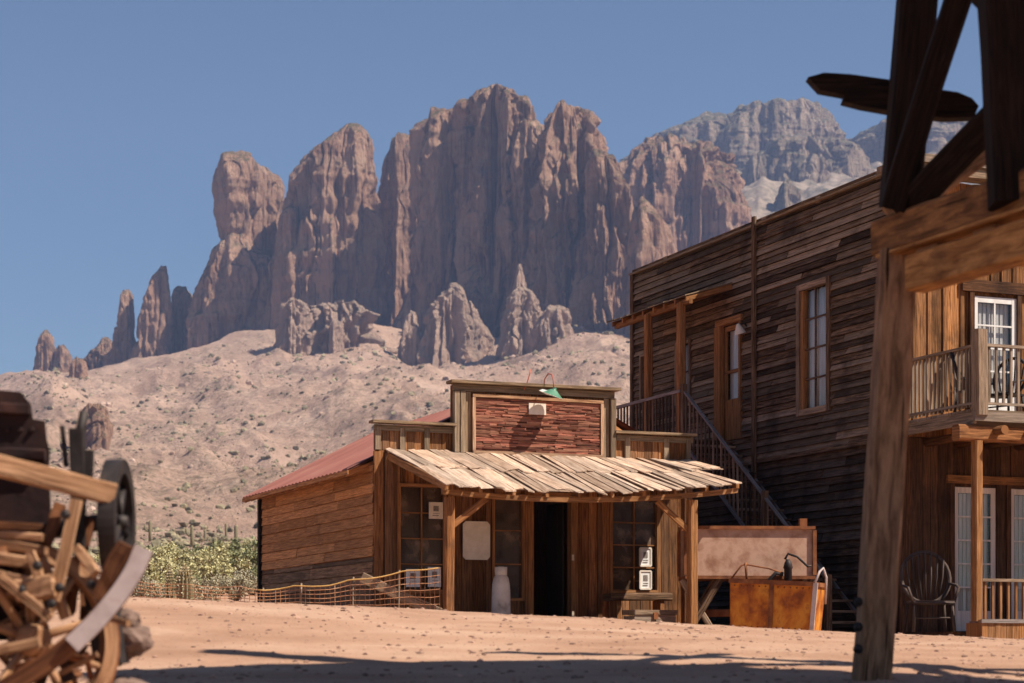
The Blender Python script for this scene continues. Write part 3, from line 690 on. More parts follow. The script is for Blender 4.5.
# red metal roof, corrugated, with rafter tails
w = MB()
def roofside(u0, z0, u1, z1):
    n = 34; d = Vector((u1 - u0, 0, z1 - z0)); nn = Vector((-(z1 - z0), 0, u1 - u0)).normalized()
    if nn.z < 0: nn = -nn
    pts = []; nv = 118
    b = len(w.v)
    for i in range(nv + 1):
        v = .13 + 6.92 * i / nv; off = nn * (.012 * math.sin(i * math.pi / 2))
        for p in (Vector((u0, v, z0)), Vector((u1, v, z1))): w.v.append(p + off); w.v.append(p + off - nn * .03)
    for i in range(nv):
        A = b + i * 4; B = A + 4
        for q in ((A, A + 2, B + 2, B), (A + 1, B + 1, B + 3, A + 3), (A, B, B + 1, A + 1), (A + 2, A + 3, B + 3, B + 2)):
            w.face(q, ((0, 0), (1, 0), (1, .1), (0, .1)))
roofside(-2.87, 2.66, -.20, 4.03); roofside(3.79, 2.80, 1.40, 4.03); roofside(-.21, 4.028, .6, 4.09); roofside(1.41, 4.028, .6, 4.09)
rf = w.build('roof', M['redroof'], shop)
w = MB()
for i in range(14):
    v = .3 + i * .51; w.plank((-2.84, v, 2.59), (-2.40, v, 2.77), (0, .035, 0), (0.02, 0, .05), .006)
w.plank((-2.87, .13, 2.605), (-2.87, 7.05, 2.605), (.012, 0, 0), (0, 0, .035), .004)
w.build('rafter_tail', M['shop_side'], shop)
# awning: crooked shakes on rafters, two posts and braces
def sag(u):
    a, b, c = (-2.2, 2.22), (.2, 2.16), (2.9, 2.40)
    f = lambda x: a[1] * (x - b[0]) * (x - c[0]) / ((a[0] - b[0]) * (a[0] - c[0])) + b[1] * (x - a[0]) * (x - c[0]) / ((b[0] - a[0]) * (b[0] - c[0])) + c[1] * (x - a[0]) * (x - b[0]) / ((c[0] - a[0]) * (c[0] - b[0]))
    return f(u)
def awn(u, s): return Vector((u, -.05 - 2.75 * s, 2.93 + (sag(u) - 2.93) * s))
aw = MB(); u = -2.27
for course, (s0, s1, lift) in enumerate(((.46, 1.04, .02), (-.01, .52, .055))):
    u = -2.27; umax = 2.80 if course == 0 else 3.30
    while u < umax:
        wd = rnd.uniform(.12, .26); e = rnd.uniform(-.07, .035)
        skew = rnd.uniform(-.05, .05)
        p0 = awn(u + wd / 2 + skew, s0) + Vector((0, 0, lift + rnd.uniform(0, .02))); p1 = awn(u + wd / 2 - skew, s1 + e) + Vector((0, 0, lift - .012 + rnd.uniform(-.006, .016)))
        t = Vector((rnd.uniform(-.09, .09), 0, 1)).normalized()
        aw.plank(p0, p1, Vector((wd / 2 - rnd.uniform(.006, .026), 0, rnd.uniform(-.014, .014))), t * .009, .012); u += wd
    # a thinner under layer so that only the wider gaps stay dark
    u = -2.2
    while u < umax - .1:
        wd = rnd.uniform(.16, .3)
        aw.plank(awn(u + wd / 2, s0 + .02) + Vector((0, 0, lift - .018)), awn(u + wd / 2, s1 - .05) + Vector((0, 0, lift - .022)), Vector((wd / 2 - .003, 0, 0)), Vector((0, 0, .006)), .004); u += wd
awn_o = aw.build('awning', M['shake'], shop)
w = MB()
u = -2.2
while u < 2.9:
    w.plank(awn(u, .0) - Vector((0, 0, .06)), awn(u, .985) - Vector((0, 0, .055)), (.028, 0, 0), (0, 0, .045), .005); u += .56
for k in range(10):
    u0, u1 = -2.24 + 5.1 * k / 10, -2.24 + 5.1 * (k + 1) / 10
    w.plank(awn(u0, .955) - Vector((0, 0, .15)), awn(u1, .955) - Vector((0, 0, .15)), (0, .05, 0), (0, 0, .042), .0)
w.plank(awn(-2.245, .02) - Vector((0, 0, .045)), awn(-2.245, 1.0) - Vector((0, 0, .045)), (.014, 0, 0), (0, 0, .06), .004)
w.plank(awn(2.4, .66) - Vector((0, 0, .03)), awn(2.98, .66) - Vector((0, 0, .03)), (0, .04, 0), (0, 0, .018))
w.build('awning_frame', M['orange'], awn_o)
for pu in (-2.13, 2.06):
    w = MB(); w.beam((pu, -2.66, -.5), (pu, -2.66, sag(pu) - .2), .15, .14, (0, 1, 0), 6, .008); w.build('awning_post', M['shop' if pu < 0 else 'orange'], shop)  # shade and sun put into colour: left post darker, right post lighter
w = MB(); w.beam((-2.1, -2.62, 1.55), (-1.5, -2.62, 2.02), .10, .05, (0, 1, 0), 3, .005); w.build('brace', M['shop'], shop)
w = MB(); w.beam((2.0, -2.62, 1.62), (1.45, -2.62, 2.07), .10, .05, (0, 1, 0), 3, .005); w.build('brace', M['orange'], shop)
# windows and door
window(shop, SF, -2.01, -1.25, .67, 2.38, M['orange'], 2, 4, 0, 'glass_dark', .06)
window(shop, SF, -.33, .17, .55, 2.26, M['orange'], 1, 3, 0, 'glass_dark', .05)
window(shop, SF, 1.87, 2.72, .71, 2.27, M['orange'], 2, 4, 0, 'glass_dark', .06)
w = MB()
for a0, a1 in ((.26, .36), (1.06, 1.16)): w.plank(SF.p((a0 + a1) / 2, -.2, .05), SF.p((a0 + a1) / 2, 2.34, .05), SF.a * .05, SF.n * .05, .004)
w.plank(SF.p(.26, 2.32, .052), SF.p(1.16, 2.32, .052), SF.up * .04, SF.n * .048, .004)
df = w.build('door_frame', M['orange'], shop)
for z in (.28, 1.25):
    w = MB(); w.plank(SF.p(1.085, z - .05, .108), SF.p(1.085, z + .05, .108), SF.a * .02, SF.n * .007); w.build('hinge', M['brass'], df)
w = MB(); vplanks(w, Wall((1.0, .1, 0), (0, 1, 0), (-1, 0, 0)), 0, .7, 0, 2.2, (), .14, back=False); w.build('open_door', M['dark'], shop)
# steps under the doorway
w = MB(); w.box((uL - .05, -2.75, -.3), (3.2, -.08, -.06)); w.build('porch_floor', M['shop'], shop)

# sunken things on and by the shop
def paper(name, x0, y0, x1, y1, v, mat, label, cat, clip=0, ink=True, site=S, frame=None, group=None):
    a0, zt = site.fv(x0, y0, v); a1, zb = site.fv(x1, y1, v)
    c = site.world((a0 + a1) / 2, v, (zt + zb) / 2); W, Hh = (a1 - a0) / 2, (zt - zb) / 2
    r = empty(name, c, PH, label, cat, group)
    w = MB(); q = clip
    poly = [(-W, Hh), (W, Hh), (W, -Hh), (-W, -Hh)] if not q else [(-W + q, Hh), (W - q, Hh), (W, Hh - q), (W, -Hh + q), (W - q, -Hh), (-W + q, -Hh), (-W, -Hh + q), (-W, Hh - q)]
    w.prism([(x, 0, z) for x, z in poly], (0, .008, 0)); w.build('sheet', mat, r)
    if ink:
        w = MB(); k = W * .5; w.plank((-k * .8, -.004, -Hh * .35), (k, -.004, -Hh * .35), (0, 0, .004), (0, .002, 0))
        w.plank((0, -.004, -Hh * .1), (0, -.004, Hh * .55), (k * .75, 0, 0), (0, .002, 0)); 
        w.plank((-k, -.004, -Hh * .6), (k * .7, -.004, -Hh * .6), (0, 0, Hh * .05), (0, .002, 0)); w.build('printing', M['ink'], r)
    if frame:
        w = MB()
        for p, d in (((-W, 0, -Hh), (-W, 0, Hh)), ((W, 0, -Hh), (W, 0, Hh))): w.plank(p, d, (.014, 0, 0), (0, .012, 0))
        for p, d in (((-W, 0, -Hh), (W, 0, -Hh)), ((-W, 0, Hh), (W, 0, Hh))): w.plank(p, d, (0, 0, .014), (0, .0125, 0))
        w.build('picture_frame', frame, r)
    return r
paper('paper_notice', 429, 502, 443, 519, -.075, M['paper'], 'small cream notice high in the left window of the shop', 'notice')
paper('paper_notice', 406, 569, 420, 587, -.085, M['whitepaper'], 'white notice low in the left shop window, further from the awning post', 'notice')
paper('paper_notice', 428, 567, 441, 587, -.085, M['whitepaper'], 'white notice low in the left shop window, right against the awning post', 'notice')
paper('wall_poster', 463, 521, 490, 560, -.10, M['paper'], 'large blank pale poster with clipped corners on the shop wall', 'poster', .05, False)
paper('framed_picture', 640, 548, 651, 566, -.085, M['whitepaper'], 'white framed portrait in the right shop window, upper of the two', 'picture', 0, True, S, M['paper'])
paper('framed_picture', 640, 571, 651, 589, -.085, M['whitepaper'], 'white framed portrait in the right shop window, lower of the two', 'picture', 0, True, S, M['paper'])
paper('sign_placard', 529, 403, 546, 415, -.118, M['paper'], 'small pale placard fixed to the red signboard', 'placard', 0, False)

a, z = S.fv(553, 393, -.42)
lamp = empty('sign_lamp', S.world(a, -.42, z), PH, 'green enamel sign lamp with white inside hanging over the red signboard', 'lamp')
w = MB(); w.lathe([(.03, .10), (.035, .06), (.06, .05), (.10, .02), (.19, -.035)], (0, 0, 0), (.3, -.28, 1), 20, False); w.build('lamp_shade', M['green'], lamp)
w = MB(); w.lathe([(.02, .045), (.095, .013), (.196, -.042), (.205, -.04)], (0, 0, 0), (.3, -.28, 1), 20, False); w.build('reflector', M['enamel'], lamp)
w = MB(); w.tube([(0.03, .04, .09), (.03, .05, .22), (.03, .12, .33), (.02, .25, .36), (.0, .36, .28), (0, .42, .05)], .011, 6); w.build('conduit', M['redpipe'], lamp)
w = MB(); w.tube([(-.42, .40, -.0), (-.36, .30, .16), (-.31, .28, .34), (-.29, .3, .42)], .010, 6); w.build('conduit', M['redpipe'], lamp)
w = MB(); w.prism([(-.26, -.02, .03), (-.20, -.02, .055), (-.06, -.02, .03), (.05, -.02, -.07), (.0, -.02, -.05), (-.1, -.02, -.035)], (0, .03, 0)); w.build('reflector_lip', M['enamel'], lamp)

u, z = S.fv(501, 617, -.75)
cy = empty('gas_cylinder', S.world(u, -.75, -.06), PH, 'tall stained white gas cylinder standing left of the shop door', 'gas cylinder')
w = MB(); w.lathe([(.14, 0), (.16, .03), (.165, .10), (.155, .70), (.145, .82), (.125, .92), (.08, .99), (.05, 1.01)], (0, 0, 0), (0, 0, 1), 24); w.build('body', M['cyl'], cy)
w = MB(); w.lathe([(.10, .97), (.105, 1.10), (.095, 1.10), (.09, .98)], (0, 0, 0), (0, 0, 1), 20, False); w.build('collar', M['paper'], cy)
w = MB(); w.lathe([(.03, 1.0), (.03, 1.08), (.05, 1.09), (.05, 1.11)], (0, 0, 0), (0, 0, 1), 10); w.build('valve', M['brass'], cy)

u0, z0 = S.fv(606, 597, -.55); u1, _ = S.fv(668, 600, -.55)
be = empty('plank_bench', S.world((u0 + u1) / 2, -.55, -.06), PH, 'thick weathered plank bench under the right shop window', 'bench')
L = (u1 - u0) / 2
w = MB(); w.beam((-L, -.02, z0 + .06), (L, -.02, z0 + .06), .34, .13, (0, 0, 1), 6, .012); w.build('seat', M['hotel'], be)
for s in (-1, 1):
    w = MB(); w.beam((s * (L - .18), 0, 0), (s * (L - .18), 0, z0 + .005), .28, .1, (1, 0, 0), 2, .004); w.build('leg', M['shop'], be)
u0, z1 = S.fv(629, 610, -1.7); u1, _ = S.fv(670, 612, -1.7)
tr = empty('wooden_chest', S.world((u0 + u1) / 2, -1.7, -.06), PH, 'small old wooden chest on the porch in front of the bench', 'chest'); L = (u1 - u0) / 2; hh = z1 + .06
w = MB()
for i in range(3): w.plank((-L, -.2, .03 + hh * .75 * (i + .5) / 3), (L, -.2, .03 + hh * .75 * (i + .5) / 3), (0, 0, hh * .122), (0, .012, 0), .003)
w.box((-L, -.185, 0.0), (L, .2, hh * .74)); w.build('box', M['rail'], tr)
w = MB(); w.box((-L - .02, -.23, hh * .80), (L + .02, .23, hh), .006); w.build('lid', M['rail'], tr)
w = MB(); w.box((-.04, -.245, hh * .6), (.04, -.232, hh * .9)); w.build('latch', M['rust'], tr)

# ================================================================== the two storey hotel
HX = (898 - 512) / 2000 * 34
H = Site(HX, 34, 1.1)
hotel = empty('timber_hotel', (HX, 34, 1.1), PH, 'dark two storey clapboard hotel with balcony and outside stairs', 'building')
HL = Wall((0, 0, 0), (0, 1, 0), (-1, 0, 0)); HF = Wall((0, 0, 0), (1, 0, 0), (0, -1, 0))
HV = 10.30; HU = 9.0; HT = 7.95
lh = [(2.14, 3.09, 4.22, 6.41), (5.35, 6.35, 3.92, 6.2), (7.55, 8.1, 4.95, 6.1), (9.35, 9.8, 4.95, 6.1)]
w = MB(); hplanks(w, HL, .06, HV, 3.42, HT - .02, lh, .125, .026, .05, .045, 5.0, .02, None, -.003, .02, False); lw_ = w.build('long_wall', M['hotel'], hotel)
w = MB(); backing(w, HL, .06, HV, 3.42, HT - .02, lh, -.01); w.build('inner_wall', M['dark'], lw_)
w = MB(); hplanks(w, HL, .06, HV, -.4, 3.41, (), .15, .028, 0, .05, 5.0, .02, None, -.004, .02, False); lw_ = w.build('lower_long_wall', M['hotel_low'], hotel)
w = MB(); backing(w, HL, .06, HV, -.4, 3.41, (), -.05); w.build('inner_wall', M['dark'], lw_)
w = MB(); w.plank(HL.p(.05, 3.42, .10), HL.p(4.75, 3.42, .10), HL.up * .04, HL.n * .02, .006); w.plank(HL.p(4.85, 3.42, .10), HL.p(HV, 3.42, .10), HL.up * .04, HL.n * .02, .006)
w.build('skirt_board', M['hotel'], hotel)
w = MB(); w.plank(HL.p(0, 7.96, -.02), HL.p(4.7, 7.96, -.02), HL.n * .16, HL.up * .02, .006); w.plank(HL.p(4.72, 7.96, -.02), HL.p(HV + .05, 7.96, -.02), HL.n * .16, HL.up * .02, .006)
w.build('parapet_cap', M['trim'], hotel)
w = MB(); w.plank(HL.p(0.1, 8.05, .06), HL.p(HV, 8.03, .06), HL.up * .022, HL.n * .02, .008)
for a in (.4, 2.4, 4.4, 6.5, 8.6): w.plank(HL.p(a, 7.99, .06), HL.p(a + .16, 7.99, .06), HL.up * .07, HL.n * .03, .004)
w.build('parapet_rail', M['hotel'], hotel)
w = MB(); w.plank(HL.p(4.78, 2.0, .13), HL.p(4.78, 8.12, .13), HL.a * .05, HL.n * .03, .004); w.build('wall_batten', M['hotel'], hotel)
w = MB(); w.plank(HL.p(HV - .05, -.4, .1), HL.p(HV - .05, HT, .1), HL.a * .06, HL.n * .03, .004); w.build('corner_board', M['hotel'], hotel)
w = MB(); w.plank(HL.p(.03, -.4, .10), HL.p(.03, HT, .10), HL.a * .06, HL.n * .03, .004); w.build('corner_board', M['hotel'], hotel)
ww = window(hotel, HL, 2.14, 3.09, 4.22, 6.41, M['hotel'], 2, 4, .06, 'glass', .11, .03, .10, 'curtain')
w = MB(); w.plank(HL.p(3.03, 4.22, .05), HL.p(3.03, 6.41, .05), HL.a * .055, HL.n * .05, .003); w.build('jamb', M['orange'], ww)
window(hotel, HL, 7.55, 8.1, 4.95, 6.1, M['hotel'], 2, 2, .06, 'glass', .08, .025, .08, 'curtain')
window(hotel, HL, 9.35, 9.8, 4.95, 6.1, M['hotel'], 1, 2, .06, 'glass_dark', .06, .025, .08)
# upstairs side door with its orange jamb and glazed white leaf
w = MB()
w.plank(HL.p(6.30, 3.92, .08), HL.p(6.30, 6.22, .08), HL.a * .12, HL.n * .05, .004); w.plank(HL.p(5.38, 3.92, .08), HL.p(5.38, 6.22, .08), HL.a * .03, HL.n * .05, .004)
w.plank(HL.p(5.31, 6.28, .083), HL.p(6.37, 6.28, .083), HL.up * .06, HL.n * .05, .004); sd = w.build('side_door', M['orange'], hotel)
w = MB(); w.plank(HL.p(5.85, 3.95, -.01), HL.p(5.85, 4.75, -.01), HL.a * .4, HL.n * .02)
for a in (5.52, 6.18): w.plank(HL.p(a, 4.75, -.01), HL.p(a, 6.2, -.01), HL.a * .07, HL.n * .02)
w.plank(HL.p(5.45, 6.16, -.008), HL.p(6.25, 6.16, -.008), HL.up * .05, HL.n * .02); w.plank(HL.p(5.45, 5.3, -.008), HL.p(6.25, 5.3, -.008), HL.up * .03, HL.n * .02)
w.build('door_leaf', M['orange'], sd)
w = MB(); w.plank(HL.p(5.85, 4.75, -.03), HL.p(5.85, 6.12, -.03), HL.a * .29, HL.n * .003); w.build('pane', M['glass'], sd)
w = MB(); w.plank(HL.p(5.85, 4.75, -.09), HL.p(5.85, 6.12, -.09), HL.a * .29, HL.n * .004); w.build('curtain', M['curtain'], sd)
vv, zz = H.su(744, 332, -.15)
wl = empty('wall_lamp', H.world(-.12, vv, zz), PH, 'small pale wall lamp beside the upstairs side door', 'lamp')
w = MB(); w.lathe([(.02, .16), (.05, .12), (.10, .0), (.11, -.04)], (-.12, 0, 0), (-.3, 0, 1), 14, False); w.build('lamp_shade', M['paper'], wl)
w = MB(); w.tube([(.1, 0, .05), (-.02, 0, .16), (-.11, 0, .15)], .014, 6); w.build('bracket', M['iron'], wl)
# front walls
fh_up = [(1.5, 2.39, 3.78, 5.93), (4.2, 5.1, 3.78, 5.93)]
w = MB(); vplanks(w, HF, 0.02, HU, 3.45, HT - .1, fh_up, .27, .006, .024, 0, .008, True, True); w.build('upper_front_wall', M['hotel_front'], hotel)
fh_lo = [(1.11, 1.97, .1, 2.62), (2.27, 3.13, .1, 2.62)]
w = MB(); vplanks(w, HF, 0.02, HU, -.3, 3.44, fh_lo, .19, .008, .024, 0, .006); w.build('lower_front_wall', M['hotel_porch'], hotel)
w = MB(); w.plank(HF.p(1.25, 6.1, .05), HF.p(2.7, 6.1, .05), HF.up * .10, HF.n * .04, .004); w.build('lintel', M['hotel_porch'], hotel)
def leafdoor(W, a0, a1, z0, z1, mat, cols, rows, n, panel, name, jamb):
    w = MB(); st = .09
    w.plank(W.p(a0 + st / 2, z0, n), W.p(a0 + st / 2, z1, n), W.a * (st / 2), W.n * .02); w.plank(W.p(a1 - st / 2, z0, n), W.p(a1 - st / 2, z1, n), W.a * (st / 2), W.n * .02)
    for q0, q1 in ((z1 - .1, z1), (z0, z0 + panel)): w.plank(W.p(a0 + st, (q0 + q1) / 2, n - .002), W.p(a1 - st, (q0 + q1) / 2, n - .002), W.up * ((q1 - q0) / 2), W.n * .019)
    g0, g1, h0, h1 = a0 + st, a1 - st, z0 + panel, z1 - .1
    for c in range(1, cols): w.plank(W.p(g0 + (g1 - g0) * c / cols, h0, n), W.p(g0 + (g1 - g0) * c / cols, h1, n), W.a * .014, W.n * .015)
    for r in range(1, rows): w.plank(W.p(g0, h0 + (h1 - h0) * r / rows, n + .001), W.p(g1, h0 + (h1 - h0) * r / rows, n + .001), W.up * .014, W.n * .0148)
    o = w.build(name, mat, hotel)
    g = MB(); g.plank(W.p((g0 + g1) / 2, h0, n - .01), W.p((g0 + g1) / 2, h1, n - .01), W.a * ((g1 - g0) / 2), W.n * .002); g.build('pane', M['glass'], o)
    c = MB(); k = 16
    for q in range(k):
        a = g0 + (g1 - g0) * (q + .5) / k; c.plank(W.p(a, h0, n - .08 - (q % 2) * .02), W.p(a, h1, n - .08 - (q % 2) * .02), W.a * ((g1 - g0) / k / 2 + .004), W.n * .004)
    c.build('curtain', M['curtain'], o)
    j = MB()
    for a in (a0 - .045, a1 + .045): j.plank(W.p(a, z0, n + .03), W.p(a, z1 + .08, n + .03), W.a * .045, W.n * .03, .003)
    j.build('jamb', jamb, o); return o
leafdoor(HF, 1.5, 2.39, 3.80, 5.93, M['white_paint'], 2, 4, .02, .45, 'balcony_door', M['hotel_porch'])
leafdoor(HF, 4.2, 5.1, 3.80, 5.93, M['white_paint'], 2, 4, .02, .45, 'balcony_door', M['hotel_porch'])
leafdoor(HF, 1.11, 1.97, .14, 2.62, M['curtain'], 2, 5, .0, .35, 'french_door', M['hotel_porch'])
leafdoor(HF, 2.27, 3.13, .14, 2.62, M['curtain'], 2, 5, .0, .35, 'french_door', M['hotel_porch'])
w = MB(); w.plank(HF.p(.95, 2.75, .05), HF.p(3.3, 2.75, .05), HF.up * .07, HF.n * .03, .004); w.build('lintel', M['hotel_front'], hotel)
w = MB()
w.box((-.42, -.36, 7.88), (HU, -.005, 7.98), .006); w.box((-.25, -.24, 8.1), (HU, -.005, 8.24), .006); w.box((-.05, -.16, 7.98), (HU, -.005, 8.10), .006); w.build('cornice', M['rail'], hotel)
w = MB(); w.box((.12, .1, 7.5), (HU, HV - .1, 7.62)); w.box((.1, .1, 3.5), (HU - .1, HV - .1, 3.62)); w.build('roof_deck', M['dark'], hotel)
w = MB(); w.box((HU - .08, .02, -.4), (HU, HV, HT - .05)); w.box((.02, HV - .08, -.4), (HU - .09, HV, HT - .05)); w.build('rear_wall', M['hotel'], hotel)
# balcony
w = MB()
for i in range(10): w.plank((.1, -.1 - i * .2, 3.68), (HU, -.1 - i * .2, 3.68), (0, .096, 0), (0, 0, .022), .004)
bal = w.build('balcony', M['rail'], hotel)
w = MB(); w.plank((.14, -.02, 3.56), (.14, -2.02, 3.56), (.03, 0, 0), (0, 0, .095), .004); w.plank((.1, -2.05, 3.58), (HU, -2.05, 3.58), (0, .03, 0), (0, 0, .075), .004); w.build('fascia', M['rail'], bal)
w = MB(); w.beam((-.15, -1.9, 3.32), (HU, -1.9, 3.32), .22, .26, (0, 0, 1), 8, .01)
for i in range(14): w.tube([(.55 + i * .62, -2.25, 3.36), (.55 + i * .62, -.05, 3.36)], .075, 8)
w.build('floor_beam', M['shop'], bal)
w = MB(); w.plank((.15, -.05, 4.72), (.15, -2.0, 4.72), (.045, 0, 0), (0, 0, .022), .003); w.plank((.15, -.05, 3.80), (.15, -2.0, 3.80), (.03, 0, 0), (0, 0, .02), .003)
w.plank((.3, -2.0, 4.74), (HU, -2.0, 4.74), (0, .045, 0), (0, 0, .022), .003); w.plank((.3, -2.0, 3.80), (HU, -2.0, 3.80), (0, .03, 0), (0, 0, .02), .003); w.build('handrail', M['rail'], bal)
w = MB()
for i in range(17):
    v = -.1 - i * .112; w.plank((.15 + rnd.uniform(-.008, .008), v, 3.74), (.15 + rnd.uniform(-.01, .01), v + rnd.uniform(-.01, .01), 4.70), (.018, 0, 0), (0, .02, 0), .003)
for i in range(60):
    a = .42 + i * .142; w.plank((a, -2.0, 3.82), (a + rnd.uniform(-.008, .008), -2.0, 4.72), (.02, 0, 0), (0, .018, 0), .003)
w.build('baluster', M['rail'], bal)
for pu in (.22, 3.4, 6.6):
    w = MB(); w.beam((pu, -2.02, 3.60), (pu, -2.02, 4.98), .23, .2, (0, 1, 0), 4, .006); w.build('newel_post', M['rail'], bal)
    w = MB(); w.beam((pu, -1.95, -.3), (pu, -1.95, 3.2), .15, .15, (0, 1, 0), 6, .008); w.build('porch_post', M['orange'], hotel)
w = MB()
for i in range(9): w.plank((.1, -.12 - i * .24, .09), (HU, -.12 - i * .24, .09), (0, .116, 0), (0, 0, .025), .004)
w.plank((.1, -2.2, -.1), (HU, -2.2, -.1), (0, .03, 0), (0, 0, .16), .004); w.build('porch_floor', M['hotel_porch'], hotel)
w = MB(); w.plank((.3, -1.95, .95), (HU, -1.95, .95), (0, .05, 0), (0, 0, .025), .004); w.plank((.3, -1.95, .26), (HU, -1.95, .26), (0, .03, 0), (0, 0, .025), .004)
pr = w.build('porch_rail', M['rail'], hotel)
w = MB()
for i in range(58):
    a = .38 + i * .15; w.plank((a, -1.95, .28), (a, -1.95, .93), (.02, 0, 0), (0, .018, 0), .003)
w.build('baluster', M['orange'], pr)
# outside stairs with landing and shed roof
w = MB()
for i in range(12): w.plank((-1.16, 5.85 + i * .32, 3.88), (-.06, 5.85 + i * .32, 3.88), (0, .155, 0), (0, 0, .022), .004)
st = w.build('staircase', M['hotel'], hotel)
v0s, v1s = .42, 5.76; zs = lambda v: 3.86 * (v - v0s) / (v1s - v0s)
w = MB()
for u in (-1.12, -.12): w.plank((u, v0s, zs(v0s) - .06), (u, v1s, zs(v1s) - .06), (.025, 0, 0), (0, .09, .10), .003)
w.build('stringer', M['rail_grey'], st)
w = MB(); n = 20
for i in range(n):
    v = v0s + (v1s - v0s) * (i + .5) / n; w.plank((-1.08, v, zs(v)), (-.14, v, zs(v)), (0, .14, 0), (0, 0, .02), .003)
w.build('tread', M['hotel'], st)
w = MB(); w.plank((-1.12, v0s, zs(v0s) + 1.0), (-1.12, v1s + .1, zs(v1s) + 1.05), (.035, 0, 0), (0, .025, .035), .003); w.plank((-1.12, 5.9, 4.86), (-1.12, 9.6, 4.86), (.035, 0, 0), (0, 0, .03), .003); w.build('handrail', M['rail_grey'], st)
w = MB()
v = v0s + .15
while v < v1s: w.plank((-1.12, v, zs(v) - .02), (-1.12, v, zs(v) + 1.0), (.014, 0, 0), (0, .017, 0), .003); v += .16
v = 6.1
while v < 9.5: w.plank((-1.12, v, 3.9), (-1.12, v, 4.84), (.014, 0, 0), (0, .017, 0), .003); v += .15
w.build('baluster', M['hotel'], st)
for v, zz in ((v0s, 1.1), (2.6, zs(2.6) + 1.1), (5.78, 4.98), (9.5, 4.9)):
    w = MB(); w.plank((-1.12, v, -.4), (-1.12, v, zz), (.05, 0, 0), (0, .05, 0), .004); w.build('stair_post', M['hotel'], st)
for x in (681, 648):
    v, _ = H.su(x, 360, -1.05); w = MB(); w.beam((-1.05, v, -.4), (-1.05, v, 6.6), .15, .15, (0, 1, 0), 5, .006); w.build('landing_post', M['orange'], st)
w = MB()
v = 5.7
while v < 9.2:
    wd = rnd.uniform(.16, .26); w.plank((-.03, v + wd / 2, 7.02 + rnd.uniform(0, .012)), (-1.12 - rnd.uniform(0, .06), v + wd / 2, 6.70), (0, wd / 2 - .004, 0), (.003, 0, .012), .006); v += wd
sr = w.build('shed_roof', M['trim'], st)
w = MB()
for i in range(8): v = 5.75 + i * .48; w.plank((-.1, v, 6.94), (-1.1, v, 6.64), (0, .03, 0), (0, 0, .05), .004)
w.plank((-1.0, 5.72, 6.60), (-1.0, 9.15, 6.60), (.04, 0, 0), (0, 0, .05)); w.build('rafter', M['orange'], sr)

# bent wood chair on the porch, chairs on the balcony, planter
def hoop_chair(name, loc, rz, mat, label, sc=1.0, cat='chair'):
    r = empty(name, loc, rz, label, cat); r.scale = (sc, sc, sc)
    w = MB(); pts = [(math.cos(a) * .36, .22 + .10 * math.sin(a), .80 + .38 * math.sin(a)) for a in np.linspace(0, 2 * math.pi, 28, endpoint=False)]
    w.tube(pts, .032, 8, True); w.build('hoop_back', mat, r)
    w = MB()
    for k in range(-3, 4):
        x = k * .085; h = .38 * math.sqrt(max(0, 1 - (x / .36) ** 2)); w.tube([(x * .7, .20, .45), (x, .22, .80), (x * 1.1, .25, .80 + h)], .013, 6)
    w.build('spindle', mat, r)
    w = MB()
    for k in range(5): w.plank((-.30, -.26 + k * .115, .44), (.30, -.26 + k * .115, .44), (0, .052, 0), (0, 0, .018), .004)
    w.tube([(-.3, -.3, .42), (.3, -.3, .42)], .025, 6); w.build('seat', mat, r)
    for x in (-.27, .27):
        for y in (-.27, .2):
            w = MB(); w.tube([(x, y, .43), (x * 1.12, y * 1.15, 0)], .024, 7); w.build('leg', mat, r)
    for s in (-1, 1):
        w = MB(); w.tube([(s * .34, .2, .72), (s * .40, -.05, .68), (s * .37, -.27, .64), (s * .30, -.29, .44)], .022, 7); w.build('armrest', mat, r)
    w = MB(); w.tube([(-.28, -.28, .2), (.28, -.28, .2)], .016, 6); w.build('stretcher', mat, r)
    return r
u, z = H.fv(929, 634, -1.15); hoop_chair('hoop_chair', H.world(u, -1.15, .115), PH - .35, M['rail_dark'], 'dark bentwood hoop back chair on the hotel porch', 1.12)
u, z = H.fv(962, 405, -1.2); hoop_chair('balcony_chair', H.world(u, -1.35, 3.705), PH + 1.0, M['iron'], 'dark balcony chair behind the corner railing, left of the balcony post', .88)
u, z = H.fv(1004, 405, -1.0); hoop_chair('balcony_chair', H.world(u, -1.0, 3.705), PH - 1.2, M['iron'], 'dark balcony chair in front of the white door, right of the balcony post', .88)
u, z = H.fv(996, 620, -2.75)
pb = empty('wooden_planter', H.world(u, -2.75, -.35), PH, 'orange wooden planter box below the hotel porch post', 'planter')
w = MB(); PW = Wall((0, -.2, 0), (1, 0, 0), (0, -1, 0)); vplanks(w, PW, -.42, .42, 0, z + .35, (), .11, .006, .03, 0, .006)
w.box((-.42, -.14, 0), (.42, .2, z + .30)); w.build('box', M['orange'], pb)
w = MB(); w.plank((-.44, -.225, z + .33), (.44, -.225, z + .33), (0, 0, .03), (0, .02, 0)); w.build('rim', M['rail_grey'], pb)
w = MB(); w.box((-.38, -.1, z + .30), (.38, .17, z + .33)); w.build('soil', M['stone'], pb)

